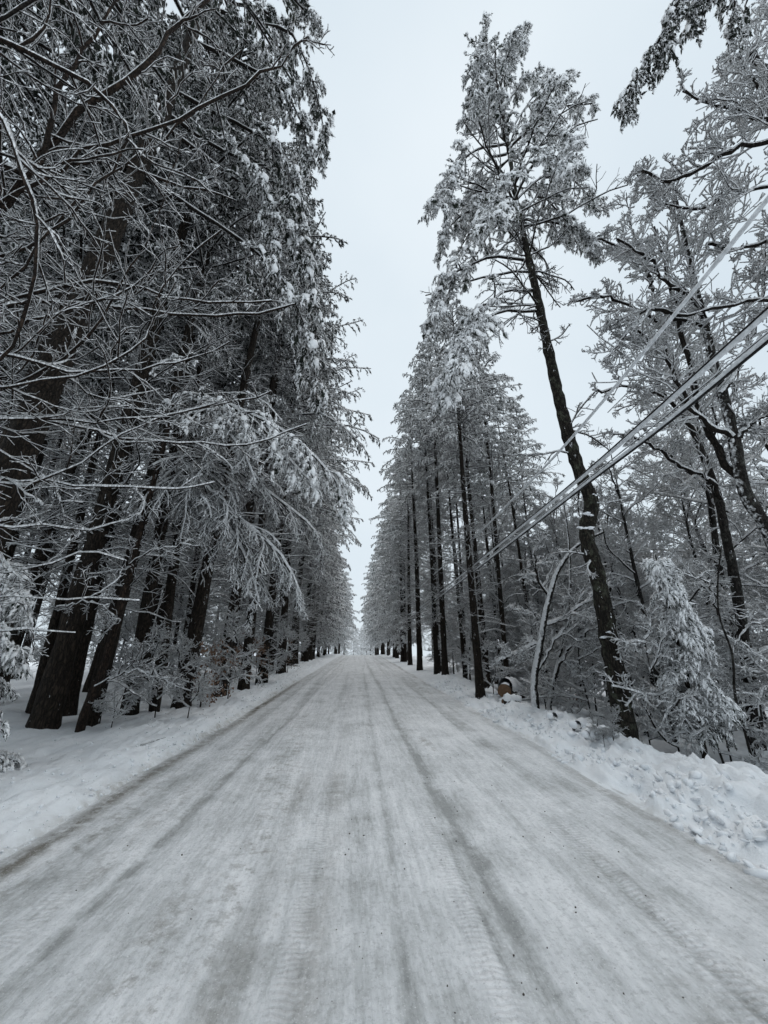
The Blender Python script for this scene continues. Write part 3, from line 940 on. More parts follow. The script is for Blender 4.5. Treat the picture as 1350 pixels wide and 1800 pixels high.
for i, (x, y) in enumerate(scatter(11, 8.0, 18, 34, 75, 2.8)):
    pine('pine_tree', x, y, PINES[(i + 1) % 4], 'pine farther back in the right forest', 'pines inside the right forest', rnd.uniform(0.55, 0.8), rnd.random() * 6.28, (0, 0), rs=0.9)
for i, (x, y) in enumerate(scatter(30, 9.5, 28, 10, 50, 2.4)):
    bare('snowy_hardwood', x, y, HARD[i % 3], 'bare hardwood thick with snow in the right forest', 'bare hardwoods in the right forest', rnd.uniform(0.7, 1.05), rnd.random() * 6.28)
for i, (x, y) in enumerate(scatter(16, 7.0, 14, 9.5, 20, 1.2)):
    bare('snowy_hardwood', x, y, HARD[(i + 1) % 3], 'bare white-laced hardwood close behind the right bank', 'white-laced hardwoods close behind the right bank', rnd.uniform(0.45, 0.75), rnd.random() * 6.28)
for i, (x, y) in enumerate(scatter(64, 5.8, 18, 7.5, 40, 0.95, lambda x, y: x < 8 and y < 9.5)):
    bare('snowy_sapling', x, y, SAPL[i % 4], 'thin bare sapling loaded with snow in the right understory', 'bare saplings in the right understory', rnd.uniform(0.7, 1.15), rnd.random() * 6.28, (rnd.uniform(-0.1, 0.05), 0))
for i, (x, y) in enumerate([(5.6, 15.5), (6.4, 18.2), (5.3, 20.5), (7.3, 16.6), (6.0, 23.0), (5.2, 26.5), (7.6, 21.0), (6.8, 26.0), (8.6, 18.6), (5.7, 29.5), (5.0, 33.0), (6.4, 31.5), (8.2, 24.5), (9.4, 21.5), (5.4, 37.5), (6.8, 36.0)]):
    pine('pine_tree', x, y, SLIM, 'slender dark trunk packed close in the stand right of the road', 'slender trunks in the right roadside stand', rnd.uniform(0.75, 1.0), rnd.random() * 6.28, (rnd.uniform(-0.03, 0.02), rnd.uniform(-0.02, 0.02)), rs=0.95)
for i, (x, y, k, s_) in enumerate([(4.3, 38, 4, 0.8), (4.7, 41, 1, 0.95), (5.0, 46, 0, 0.75), (4.4, 51, 4, 1.05), (5.1, 55.5, 2, 0.8), (4.3, 60, 4, 1.15), (4.9, 66, 4, 0.9), (5.8, 49, 4, 1.0), (4.2, 70, 4, 1.25)]):
    pine('pine_tree', x, y, (PINES[:4] + [EDGE_PINE])[k], 'snowy pine in the far roadside rank right of the road', 'far roadside pines on the right', s_, rnd.random() * 6.28, (rnd.uniform(-0.02, 0.01), 0), rs=0.95)
# far end of the road
for i, (x, y, s) in enumerate([(-4.1, 71, 0.95), (-3.8, 78, 1.05), (-4.2, 86, 1.0), (-5.2, 96, 1.0), (4.1, 73, 1.25), (3.7, 80, 1.2), (3.6, 88, 1.1), (4.6, 98, 1.2), (-3.8, 104, 0.9), (3.2, 112, 1.0), (0.8, 150, 0.7), (-7, 118, 1.0), (8, 116, 1.1), (-2.0, 146, 0.75), (2.5, 138, 0.8), (-0.6, 165, 0.8), (5, 150, 0.9), (-5, 135, 0.9), (-9, 100, 1.1), (9, 90, 1.2)]):
    pine('pine_tree', x, y, EDGE_PINE, 'snow covered pine boughs reaching low beyond the crest of the road', 'pines beyond the crest', s, rnd.random() * 6.28)


# ------------------------------------------------------------------ trees built one by one
def seq_tree(label, trunk_pts, radii, cat='tree', name='pine_tree', mat='hero_bark', S=16, K=90, jit=0.045, plaster=0.0):
    """a tree whose trunk follows the given points; returns its empty, the trunk line and radii in world space"""
    P = resample(trunk_pts, K)
    R = np.interp(np.linspace(0, 1, K), np.linspace(0, 1, len(radii)), radii)
    t = empty(name, P[0], label, cat)
    rng = np.random.default_rng(abs(hash(label)) % 1000 if False else len(label))
    G = Geo()
    tubes(G, P - P[0], R[None] * (1 + rng.normal(0, jit, (1, K))), S, 0, 0, True, plaster)
    G.v[0] += rng.normal(0, radii[0] * 0.035, G.v[0].shape).astype(np.float32)
    link('trunk', G.mesh('trunk_mesh', [M[mat]]), t)
    return t, P, R

def add_branch(t, P0, draw, name='branch', mats=('twig', 'needle')):
    """one branch mesh under t; draw(G) works in world space"""
    G = Geo()
    draw(G)
    for k in range(len(G.v)):
        G.v[k] = (G.v[k] - np.asarray(P0, np.float32)).astype(np.float32)
    me = G.mesh(name + '_mesh', [M[m] for m in mats])
    return link(name, me, t)

def needle_bough(pts, seed, r0=0.035, M2=16, J=7, size=0.10, fine=True, droop=1.1, ratio=0.30, snow=0.035, t0=0.2, ang=52, thick=1.1, K=14, snowy=1.1, needles=7):
    rng = np.random.default_rng(seed)
    P = resample(pts, K)[None]
    P = P + rng.normal(0, 0.015, P.shape)
    L = np.array([plen(P[0])])
    R = taper(np.array([r0]), K, 0.18)
    def draw(G):
        tubes(G, P, R, 6, snow, 0)
        # secondary boughs, then their foliage
        S0, D, L2, R2 = spawn(P, R, L, M2, rng, t0, 0.98, ang, ratio, True, 0.0, 0.014, 0.3)
        B = grow(S0, D, L2, 6, droop, 0.3, rng, -0.1)
        Rb = taper(R2, 6, 0.3)
        tubes(G, B, Rb, 4, snow * 0.7, 0)
        foliage(G, B, Rb, L2, rng, 6, J, size, 0.1, fine, snowy, droop, 50, 0.42, snow, needles, thick)
        q = rng.random((len(B), 3)) * 3.5 + 1.4
        i0 = np.minimum(q.astype(int), 4); fr = (q - i0)[..., None]; ii = np.arange(len(B))[:, None]
        C = B[ii, i0] * (1 - fr) + B[ii, i0 + 1] * fr + [0, 0, size * 0.4]
        Tq = B[ii, i0 + 1] - B[ii, i0]
        tufts(G, C.reshape(-1, 3), Tq.reshape(-1, 3), size * (1.1 + 1.1 * rng.random(C.shape[0] * 3)), rng, 3, True, 1, 1.45, 1.0, 1.15)
        foliage(G, P, R, L * 0.5, rng, M2, J, size, t0, fine, snowy, droop, ang, 0.2, snow, needles, thick)
    return draw

# the tall leaning pine on the right
HY = 7.6
hp = [(1112, 1352), (1104, 1310), (1085, 1200), (1068, 1110), (1052, 1020), (1031, 935), (1040, 885), (1022, 838), (1000, 770), (985, 710), (967, 630), (946, 530), (926, 440), (909, 360), (897, 280), (886, 200), (877, 130), (868, 70)]
tp = [at_y(x, y, HY) for x, y in hp]
hero, HP, HR = seq_tree('tall crooked pine standing alone right of the road, its trunk crossed by the wires', tp, [0.215, 0.165, 0.155, 0.14, 0.13, 0.115, 0.10, 0.085, 0.07, 0.058, 0.045, 0.033, 0.025, 0.016], K=160)
HP_ALL = HP; HP = HP[np.linspace(0, 159, 40).astype(int)]
def hero_pts(px, dy):
    n = len(px)
    return [at_y(x, y, HY + dy * (k / (n - 1)) ** 1.2) for k, (x, y) in enumerate(px)]
hb = [
    ([(888, 254), (843, 262), (802, 292), (777, 335), (765, 368)], -1.2, 20),
    ([(905, 350), (932, 296), (982, 284), (1015, 299)], -2.2, 18),
    ([(903, 340), (893, 312), (872, 345), (858, 400)], -2.6, 18),
    ([(915, 400), (850, 365), (802, 385), (774, 443)], 0.4, 14),
    ([(921, 457), (865, 452), (815, 471), (777, 515), (762, 555), (757, 592)], -0.3, 22),
    ([(940, 548), (896, 546), (850, 562), (812, 592), (792, 640), (784, 715)], -1.0, 26),
    ([(936, 510), (895, 510), (850, 545), (815, 600), (800, 660)], -1.8, 20),
    ([(915, 385), (982, 393), (1030, 415), (1043, 455)], 0.3, 18),
    ([(908, 350), (965, 310), (1010, 318), (1038, 350), (1058, 372)], 0.9, 18),
    ([(897, 262), (954, 205), (990, 188), (1046, 182)], -0.5, 15),
    ([(892, 240), (927, 188), (982, 155), (1003, 143)], 0.3, 16),
    ([(886, 232), (852, 171), (821, 127)], -0.3, 13),
    ([(888, 250), (838, 205), (806, 222)], 0.4, 13),
    ([(882, 180), (857, 104), (855, 38)], 0.0, 13),
    ([(884, 180), (893, 115), (927, 62)], -0.2, 13),
    ([(888, 190), (925, 142), (965, 135)], 0.5, 12),
    ([(880, 160), (862, 145), (830, 190)], -0.6, 11),
    ([(893, 265), (920, 235), (985, 235), (1010, 262)], -1.5, 16),
    ([(890, 270), (860, 280), (835, 340), (815, 400)], 1.2, 15),
    ([(910, 390), (960, 350), (1000, 400), (1020, 440)], 1.5, 15),
]
for k, (px, dy, m2) in enumerate(hb):
    add_branch(hero, HP[0], needle_bough(hero_pts(px, dy), 300 + k, 0.03, m2, 8, 0.062, False, 0.9, 0.20, 0.03, 0.30, needles=5))
rngh = np.random.default_rng(77)
for k in range(12):      # branches that point towards or away from the road camera side
    i = rngh.integers(24, 38)
    a = rngh.choice([-1, 1]) * (math.pi / 2) + rngh.normal(0, 0.6)
    Lb = 2.4 * (1 - (i - 24) / 18) + 0.5
    d = np.array([math.cos(a), math.sin(a), 0.35])
    pts_ = grow(HP[i][None], d[None], np.array([Lb]), 6, 1.0, 0.2, rngh)[0]
    add_branch(hero, HP[0], needle_bough(pts_, 340 + k, 0.022, 10, 8, 0.060, False, 0.9, 0.26, 0.03, 0.15, needles=5))
def hero_dead(G):
    rng = np.random.default_rng(88)
    for (i0, i1, n, Lr) in ((17, 29, 46, (0.8, 3.4)), (6, 17, 12, (0.4, 1.5))):
        idx = rng.integers(i0, i1, n)
        a = rng.random(n) * 2 * np.pi
        D = np.stack([np.cos(a), np.sin(a) * 0.7, rng.normal(0.25, 0.3, n)], 1)
        Ls = Lr[0] + (Lr[1] - Lr[0]) * rng.random(n) ** 1.5
        B = grow(HP[idx], D, Ls, 8, 0.1, 0.4, rng, 0.6)
        R = taper(0.008 + 0.006 * Ls, 8, 0.2)
        tubes(G, B, R, 5, 0.022, 0)
        S0, D, L2, R2 = spawn(B, R, Ls, 7, rng, 0.2, 0.97, 48, 0.4, False, 0.1, 0.009, 0.12)
        B2 = grow(S0, D, L2, 4, 0.0, 0.5, rng, 0.6); Rr = taper(R2, 4, 0.3)
        tubes(G, B2, Rr, 4, 0.018, 0)
        S0, D, L3, R3 = spawn(B2, Rr, L2, 4, rng, 0.2, 0.97, 48, 0.5, False, 0.1, 0.005, 0.07)
        tubes(G, grow(S0, D, L3, 3, 0.0, 0.3, rng), taper(R3, 3, 0.5), 3, 0.014, 0)
add_branch(hero, HP[0], hero_dead, 'dead_branches')
for k, (px, py, s_) in enumerate(((1036, 905, .13), (1028, 927, .14), (1064, 1120, .09), (1072, 1112, .08), (1098, 1318, .12), (1118, 1325, .12), (1045, 870, .06))):
    def clump(G):   # snow caught on the bark
        rng = np.random.default_rng(50 + k)
        c = at_y(px, py, HY - 0.14)
        for j in range(7):
            v = ICO_V * (1 + rng.normal(0, 0.25, (12, 1))) * s_ * rng.uniform(0.3, 0.5) * np.array([1.3, 0.6, 0.4])
            G.add(v + c + rng.normal(0, s_ * 0.45, 3) * np.array([1, .4, .35]), ICO_F, 1.0, 0)
    add_branch(hero, HP[0], clump, 'snow_clump', ('clod',))

# ---- bare hardwood limbs from polylines
def bare_limbs(G, lines, radii, rng, n2=10, n3=8, n4=4, L2r=0.35, snow=0.035, K=22, t0=0.1, up=0.3, upd=0.0, planar=False, S=6):
    P = np.stack([resample(l, K) for l in lines]) + rng.normal(0, 0.012, (len(lines), K, 3))
    L = np.array([plen(p) for p in P])
    R = taper(np.asarray(radii, float), K, 0.3)
    P = P + rng.normal(0, 0.018, P.shape)
    tubes(G, P, R, S, snow * (0.5 + 0.9 * rng.random(R.shape)), 0)
    S0, D, L2, R2 = spawn(P, R, L, n2, rng, t0, 0.98, 46, L2r, planar, up, 0.013, 0.3)
    B2 = grow(S0, D, L2, 8, -0.1 + upd, 0.55, rng, 0.5); Rr2 = taper(R2, 8, 0.3)
    tubes(G, B2, Rr2, 4, snow * (0.45 + 0.9 * rng.random((len(B2), 8))), 1)
    S0, D, L3, R3 = spawn(B2, Rr2, L2, n3, rng, 0.12, 0.98, 46, 0.5, planar, up, 0.009, 0.16)
    B3 = grow(S0, D, L3, 5, 0.0, 0.5, rng, 0.5); Rr3 = taper(R3, 5, 0.5)
    tubes(G, B3, Rr3, 3, snow * (0.3 + 0.9 * rng.random((len(B3), 5))), 1)
    if n4:
        S0, D, L4, R4 = spawn(B3, Rr3, L3, n4, rng, 0.15, 0.98, 50, 0.5, planar, up, 0.005, 0.08)
        B4 = grow(S0, D, L4, 3, 0.0, 0.4, rng, 0.5)
        tubes(G, B4, taper(R4, 3, 0.6), 3, snow * (0.5 + 0.4 * rng.random((len(B4), 3))), 1)

def px_line(pp, d0, d1=None):
    d1 = d0 if d1 is None else d1
    n = len(pp)
    return [at_d(x, y, d0 + (d1 - d0) * k / (n - 1)) for k, (x, y) in enumerate(pp)]

def limb_tree(label, trunk_pts, radii, limbs, name='snowy_hardwood', mat='hardwood_bark', seed=1, plaster=0.0, **kw):
    t, P, R = seq_tree(label, trunk_pts, radii, name=name, mat=mat, plaster=plaster)
    for k, (pp, d0, d1, r) in enumerate(limbs):
        rng = np.random.default_rng(seed * 50 + k)
        pl = px_line(pp, d0, d1)
        i = int(np.argmin(np.linalg.norm(P - pl[0], axis=1)))
        if np.linalg.norm(P[i] - pl[0]) > 0.25:
            pl = [P[max(0, i - 2)]] + pl
        add_branch(t, P[0], lambda G: bare_limbs(G, [pl], [r], rng, **kw), 'branch', ('twig', 'frosted_twig') if mat != 'brown_bark' else ('brown_bark', 'brown_bark'))
    return t

# forked hardwood at the right edge
def g_at(x, y, dz=-0.15):
    return np.array([x, y, ground_at(x, y) + dz])
b0 = at_d(1350, 932, 7.4); base = g_at(b0[0] + 0.45, b0[1] + 0.2)
tr = [base] + px_line([(1388, 1050), (1350, 932), (1312, 870)], 7.2, 7.4) + px_line([(1292, 780), (1270, 690), (1250, 620), (1232, 540), (1214, 470), (1195, 380), (1180, 320)], 7.5, 9.6)
limb_tree('forked black hardwood trunk leaning in from the right edge behind the wires', tr, [0.17, 0.14, 0.12, 0.10, 0.08, 0.06, 0.04, 0.025], [
    ([(1308, 866), (1262, 790), (1232, 735), (1215, 650), (1192, 560), (1172, 480), (1150, 400)], 7.4, 9.4, 0.075),
    ([(1240, 745), (1205, 700), (1175, 640), (1140, 600), (1090, 560)], 7.7, 8.6, 0.05),
    ([(1270, 690), (1310, 620), (1340, 520), (1350, 430)], 7.8, 8.6, 0.05),
    ([(1232, 540), (1180, 500), (1120, 440), (1085, 420)], 8.3, 8.8, 0.04),
    ([(1214, 470), (1250, 400), (1290, 330)], 8.6, 9.4, 0.04),
    ([(1192, 560), (1150, 540), (1090, 600), (1060, 640)], 8.6, 8.3, 0.035),
    ([(1195, 390), (1150, 330), (1110, 300)], 9.4, 9.6, 0.03),
    ([(1290, 780), (1330, 740), (1380, 720)], 7.5, 7.2, 0.04),
], seed=3, n2=13, n3=9, n4=4, L2r=0.34, snow=0.036, plaster=0.36)
# second leaning hardwood behind it
b0 = at_d(1290, 1150, 9.0); base = g_at(b0[0] + 0.2, b0[1] + 0.3)
tr = [base] + px_line([(1280, 960), (1255, 850), (1215, 750), (1185, 660), (1160, 570), (1140, 480)], 9.2, 11.5)
limb_tree('slender dark hardwood leaning left behind the forked one, heavily laced with snow', tr, [0.13, 0.11, 0.09, 0.07, 0.05, 0.03], [
    ([(1255, 850), (1200, 820), (1140, 780), (1080, 760)], 9.4, 9.6, 0.045),
    ([(1215, 750), (1170, 700), (1110, 680), (1050, 690)], 9.8, 9.8, 0.04),
    ([(1185, 660), (1210, 590), (1250, 520)], 10, 10.6, 0.04),
    ([(1160, 570), (1110, 540), (1060, 520), (1010, 530)], 10.4, 10.4, 0.04),
    ([(1140, 480), (1110, 400), (1100, 340)], 11.2, 11.8, 0.03),
    ([(1145, 490), (1080, 430), (1050, 420)], 11, 11, 0.03),
], seed=5, n2=13, n3=9, n4=4, L2r=0.36, snow=0.036)
# upper right tree whose limbs reach in from outside the frame
base = g_at(8.3, 3.4)
tr = [base, base + [0, 0, 3.5], base + [-0.1, 0.1, 7], base + [-0.3, 0.2, 10.5], base + [-0.5, 0.3, 14]]
limb_tree('spreading snowy hardwood reaching in from beyond the upper right edge', tr, [0.2, 0.17, 0.13, 0.08, 0.04], [
    ([(1430, 260), (1340, 250), (1290, 262), (1240, 290), (1185, 318), (1130, 300)], 7.0, 8.0, 0.042),
    ([(1430, 230), (1350, 215), (1290, 192), (1250, 182), (1200, 160)], 7.2, 7.8, 0.03),
    ([(1400, 190), (1330, 150), (1305, 100), (1300, 70)], 7.4, 8.2, 0.03),
    ([(1440, 330), (1360, 330), (1290, 340), (1220, 370), (1170, 360)], 7.0, 8.0, 0.03),
    ([(1440, 530), (1330, 528), (1250, 545), (1190, 555)], 7.6, 8.2, 0.045),
    ([(1440, 120), (1380, 60), (1350, 10)], 7.4, 8.0, 0.03),
    ([(1440, 430), (1360, 420), (1300, 440), (1240, 430)], 7.2, 8.0, 0.045),
    ([(1440, 290), (1370, 180), (1330, 110), (1340, 30)], 7.6, 8.6, 0.045),
], seed=7, n2=13, n3=9, n4=4, L2r=0.36, snow=0.034)
# arched snow-plastered tree left of the tall pine
p0 = on_ground(941, 1246)
d0 = pix_of(p0)[2]
tr = [p0 - [0, 0, 0.2]] + px_line([(939, 1200), (950, 1130), (963, 1060), (985, 995), (1020, 955), (1060, 935)], d0, d0 - 0.6)
limb_tree('crooked snow-plastered tree arching right towards the tall pine', tr, [0.095, 0.085, 0.075, 0.065, 0.05, 0.03], [
    ([(950, 1130), (905, 1150), (880, 1160)], d0, d0, 0.03), ([(963, 1060), (940, 1000), (950, 930)], d0, d0 + 0.5, 0.035),
    ([(985, 1090), (1040, 1050), (1085, 1020)], d0, d0, 0.03), ([(945, 1180), (990, 1110), (1050, 1060)], d0, d0, 0.03)], seed=9, n2=8, n3=7, n4=4, snow=0.05, plaster=0.62)
p0 = on_ground(967, 1246)
tr = [p0 - [0, 0, 0.2]] + px_line([(975, 1190), (990, 1120), (1000, 1060), (1000, 960), (990, 880)], d0 + 0.6, d0 + 1.2)
limb_tree('thin upright snowy tree just right of the arching one', tr, [0.08, 0.07, 0.05, 0.035, 0.02], [
    ([(975, 1190), (1010, 1130), (1070, 1090)], d0 + .6, d0, 0.03), ([(990, 1120), (940, 1080), (900, 1070)], d0 + .6, d0 + 1, 0.03)], seed=10, n2=8, n3=7, n4=4, snow=0.05, plaster=0.5)
# dark squiggly stem
p0 = at_y(1322, 1338, 7.6); p0[2] = ground_at(p0[0], p0[1]); d0 = pix_of(p0)[2]
tr = [p0 - [0, 0, 0.2]] + px_line([(1310, 1290), (1292, 1220), (1287, 1150), (1264, 1080), (1262, 1020), (1268, 960)], d0, d0)
limb_tree('thin squiggly dark stem rising right of the small spruce', tr, [0.022, 0.02, 0.018, 0.014, 0.01], [
    ([(1264, 1080), (1240, 1020), (1180, 1010)], d0, d0, 0.01), ([(1287, 1150), (1320, 1100), (1350, 1090)], d0, d0, 0.01)], seed=12, n2=6, n3=5, n4=0, snow=0.022, name='snowy_sapling')

# bough hanging in from the top right
base = g_at(5.6, 0.6)
tr = [base, base + [0, 0, 4], base + [-0.05, 0.1, 8], base + [-0.1, 0.1, 12], base + [0, 0.1, 16]]
t, P, R = seq_tree('pine beyond the top right corner, only its dark drooping boughs hang into view', tr, [0.25, 0.22, 0.18, 0.12, 0.05])
for k, (pp, d_, m2, l0) in enumerate([
    ([(1290, -70), (1215, -25), (1180, 25), (1155, 75), (1130, 120), (1107, 165), (1093, 203)], 5.2, 20, 1),
    ([(1330, -60), (1250, -30), (1225, 10), (1205, 60)], 5.4, 14, 1), ([(1360, -80), (1290, -30), (1288, 20), (1285, 62)], 5.6, 8, 1)]):
    pl = [P[np.argmin(np.abs(P[:, 2] - (px_line(pp[:1] * 2, d_)[0][2] - 0.3)))]] + px_line(pp, d_, d_)
    add_branch(t, P[0], needle_bough(pl, 400 + k, 0.03, m2, 9, 0.038, False, 1.3, 0.16, 0.03, 0.35, 35, snowy=1.0, needles=5), mats=('twig', 'needle_shade'))

# ---- left foreground hardwood: long bare limbs that cross the upper left
base = g_at(-5.6, 1.2)
tr = [base, base + [0.1, 0.1, 2.5], base + [0.25, 0.3, 5], base + [0.5, 0.5, 8], base + [0.8, 0.7, 11]]
LL = [
    ([(-80, 420), (60, 300), (110, 223), (210, 155), (280, 85), (310, 45), (368, 0), (430, -60)], 4.6, 6.0, 0.075),
    ([(55, 305), (90, 215), (120, 120), (150, 70), (190, 30), (205, 0), (220, -60)], 4.7, 5.8, 0.055),
    ([(-60, 120), (-5, 190), (22, 260), (45, 320), (66, 400), (62, 480), (42, 560), (15, 620), (-40, 660)], 3.4, 3.6, 0.032),
    ([(-60, 380), (60, 330), (110, 300), (160, 262), (220, 245), (300, 215), (370, 180), (480, 120), (540, 60)], 4.4, 5.6, 0.032),
    ([(225, 245), (180, 310), (130, 380), (60, 440), (-40, 560)], 4.6, 4.2, 0.026),
    ([(-60, 540), (60, 515), (190, 495), (280, 515), (400, 530), (475, 530)], 4.6, 6.0, 0.034),
    ([(-60, 545), (100, 525), (250, 545), (400, 555), (520, 535)], 5.0, 6.6, 0.046),
    ([(-60, 615), (60, 635), (120, 652), (200, 652), (300, 640), (400, 600)], 4.2, 5.6, 0.026),
    ([(-60, 680), (100, 665), (200, 640), (258, 600), (268, 550), (310, 470), (390, 400)], 4.2, 5.6, 0.024),
    ([(-60, 738), (50, 732), (130, 740), (250, 735), (330, 725), (480, 690)], 4.2, 5.8, 0.026),
    ([(-60, 735), (60, 738), (150, 755), (250, 775), (330, 782), (450, 778), (540, 745)], 4.4, 6.2, 0.026),
    ([(-60, 845), (100, 838), (160, 800), (230, 755), (300, 730), (400, 705)], 4.2, 5.6, 0.022),
    ([(-60, 832), (100, 850), (200, 860), (300, 862), (380, 850)], 4.2, 5.4, 0.024),
    ([(-60, 600), (60, 568), (130, 540), (200, 520), (270, 480), (350, 470)], 4.4, 5.6, 0.024),
    ([(-60, 450), (80, 420), (160, 330), (260, 270), (350, 180), (420, 90)], 4.8, 6.0, 0.022),
    ([(-60, 300), (120, 290), (230, 290), (300, 320), (420, 350)], 5.4, 6.4, 0.03),
    ([(-60, 700), (120, 620), (250, 440), (290, 350), (320, 240)], 4.9, 5.6, 0.022),
    ([(-60, 930), (60, 925), (150, 935), (230, 915)], 4.0, 4.8, 0.016),
    ([(-60, 1050), (60, 1055), (140, 1058), (240, 1052)], 4.0, 4.8, 0.014),
    ([(-60, 1115), (60, 1108), (125, 1115)], 4.0, 4.4, 0.014),
    ([(-60, 1010), (60, 1000), (160, 975), (210, 985)], 4.2, 4.8, 0.014),
]
LL = [(a_, b_, c_, r_ * 0.72) for a_, b_, c_, r_ in LL]
limb_tree('bare red-brown hardwood whose long arching limbs cross the upper left', tr, [0.15, 0.13, 0.11, 0.08, 0.05], LL, name='bare_hardwood', mat='brown_bark', seed=20, n2=10, n3=5, n4=2, L2r=0.22, snow=0.018, up=0.3, upd=-0.25)

# leaning brown sapling
p0 = on_ground(140, 1286); d0 = pix_of(p0)[2]
tr = [p0 - [0, 0, 0.1]] + px_line([(150, 1250), (176, 1190), (205, 1090), (232, 990), (250, 920), (275, 830), (300, 740)], d0, d0 + 1.2)
limb_tree('thin olive-brown sapling leaning right in front of the left pine trunks', tr, [0.075, 0.065, 0.06, 0.05, 0.035], [
    ([(205, 1090), (160, 1060), (100, 1065)], d0, d0 - .3, 0.014), ([(232, 990), (300, 960), (360, 960)], d0, d0, 0.014), ([(170, 1205), (230, 1180), (300, 1195)], d0, d0 - .3, 0.012)],
    name='leaning_sapling', mat='brown_bark', seed=31, n2=7, n3=6, n4=3, snow=0.022)

# snow laden boughs on the left, each belonging to one extra pine
p0 = on_ground(272, 1250); d0 = pix_of(p0)[2]
tr = [p0 - [0, 0, 0.2]] + px_line([(285, 1150), (305, 1000), (330, 850), (345, 700), (365, 560), (385, 400)], d0, d0 + 6)
t, P, R = seq_tree('slim dark pine on the left bearing two heavy white drooping boughs', tr, [0.12, 0.115, 0.11, 0.10, 0.09, 0.07], mat='pine_bark')
def wispy(pts, seed, M2=26, snow=0.042, ratio=0.3, r0=0.035, droop=0.9, ang=35):
    rng = np.random.default_rng(seed)
    def draw(G):
        K = 16
        P_ = resample(pts, K)[None]; L_ = np.array([plen(P_[0])]); R_ = taper(np.array([r0]), K, 0.2)
        tubes(G, P_, R_, 6, snow, 0)
        S0, D, L2, R2 = spawn(P_, R_, L_, M2, rng, 0.22, 0.99, ang, ratio, True, -0.15, 0.014, 0.35)
        B = grow(S0, D, L2, 8, droop, 0.4, rng, -0.1); Rb = taper(R2, 8, 0.3)
        tubes(G, B, Rb, 4, snow * (0.7 + 0.3 * rng.random((len(B), 8))), 0)
        S0, D, L3, R3 = spawn(B, Rb, L2, 12, rng, 0.1, 0.99, 38, 0.38, True, -0.15, 0.006, 0.14)
        C = grow(S0, D, L3, 5, droop, 0.4, rng, -0.1); Rc = taper(R3, 5, 0.4)
        tubes(G, C, Rc, 3, snow * (0.55 + 0.4 * rng.random((len(C), 5))), 0)
        S0, D, L4, R4 = spawn(C, Rc, L3, 4, rng, 0.2, 0.99, 42, 0.45, True, -0.1, 0.004, 0.06)
        Q = grow(S0, D, L4, 3, 0.5, 0.3, rng)
        tubes(G, Q, taper(R4, 3, 0.5), 3, snow * 0.6, 0)
    return draw
for k, (pp, m2, dd, kind) in enumerate([
    ([(350, 700), (400, 712), (440, 728), (490, 752), (545, 800), (590, 845), (612, 892)], 20, -1.4, 'n'),
    ([(345, 725), (420, 740), (470, 775), (520, 820), (560, 860)], 16, -1.0, 'n'),
    ([(330, 845), (345, 835), (375, 870), (405, 900), (455, 940), (500, 985), (528, 1045)], 30, -1.6, 'w'),
    ([(330, 865), (360, 880), (400, 925), (440, 1000), (455, 1060)], 22, -2.0, 'w'),
    ([(350, 820), (420, 830), (490, 880), (560, 945), (568, 970)], 18, -0.6, 'w'),
    ([(340, 760), (400, 760), (430, 800), (450, 850)], 16, -1.4, 'w')]):
    dS = 9.2
    pl = [P[np.argmin([np.hypot(pix_of(q)[0] - pp[0][0], pix_of(q)[1] - pp[0][1]) for q in P])]] + px_line(pp[1:], dS + dd * 0.3, dS + dd)
    add_branch(t, P[0], needle_bough(pl, 500 + k, 0.035, m2, 9, 0.048, False, 1.3, 0.26, 0.045, 0.3, 40, 1.25, snowy=1.3, needles=4) if kind == 'n' else wispy(pl, 520 + k, m2))

# near left pine boughs that make the drooping upper edge against the sky
base = g_at(-5.4, 5.6)
tr = [base, base + [0.1, 0, 5], base + [0.3, 0, 10], base + [0.4, 0.1, 15], base + [0.5, 0.1, 22]]
t, P, R = seq_tree('near left pine whose long drooping boughs edge the sky at the top', tr, [0.24, 0.21, 0.18, 0.14, 0.05], mat='pine_bark')
for k, (pp, d_) in enumerate([
    ([(440, 40), (500, 50), (540, 110), (560, 190), (568, 250), (552, 295)], 11.5), ([(470, -60), (520, -10), (545, 25), (566, 52)], 12.5),
    ([(440, 120), (500, 160), (530, 220), (545, 300)], 11.0), ([(420, 220), (480, 250), (515, 320), (530, 400), (535, 470)], 10.4),
    ([(420, 320), (480, 360), (525, 430), (550, 520), (556, 600)], 10.2), ([(400, 0), (470, 20), (510, 90), (520, 160)], 12.2),
    ([(420, 420), (480, 470), (530, 560), (550, 640), (556, 720)], 9.8), ([(380, 260), (430, 280), (470, 350), (480, 440)], 10.0)]):
    z_ = px_line(pp[:1] * 2, d_)[0][2]
    pl = [P[np.argmin(np.abs(P[:, 2] - z_))]] + px_line(pp, d_ + 0.4, d_)
    add_branch(t, P[0], needle_bough(pl, 600 + k, 0.04, 16, 6, 0.08, False, 1.3, 0.2, 0.03, 0.3, 42, 1.1, needles=6), mats=('twig', 'needle_shade'))

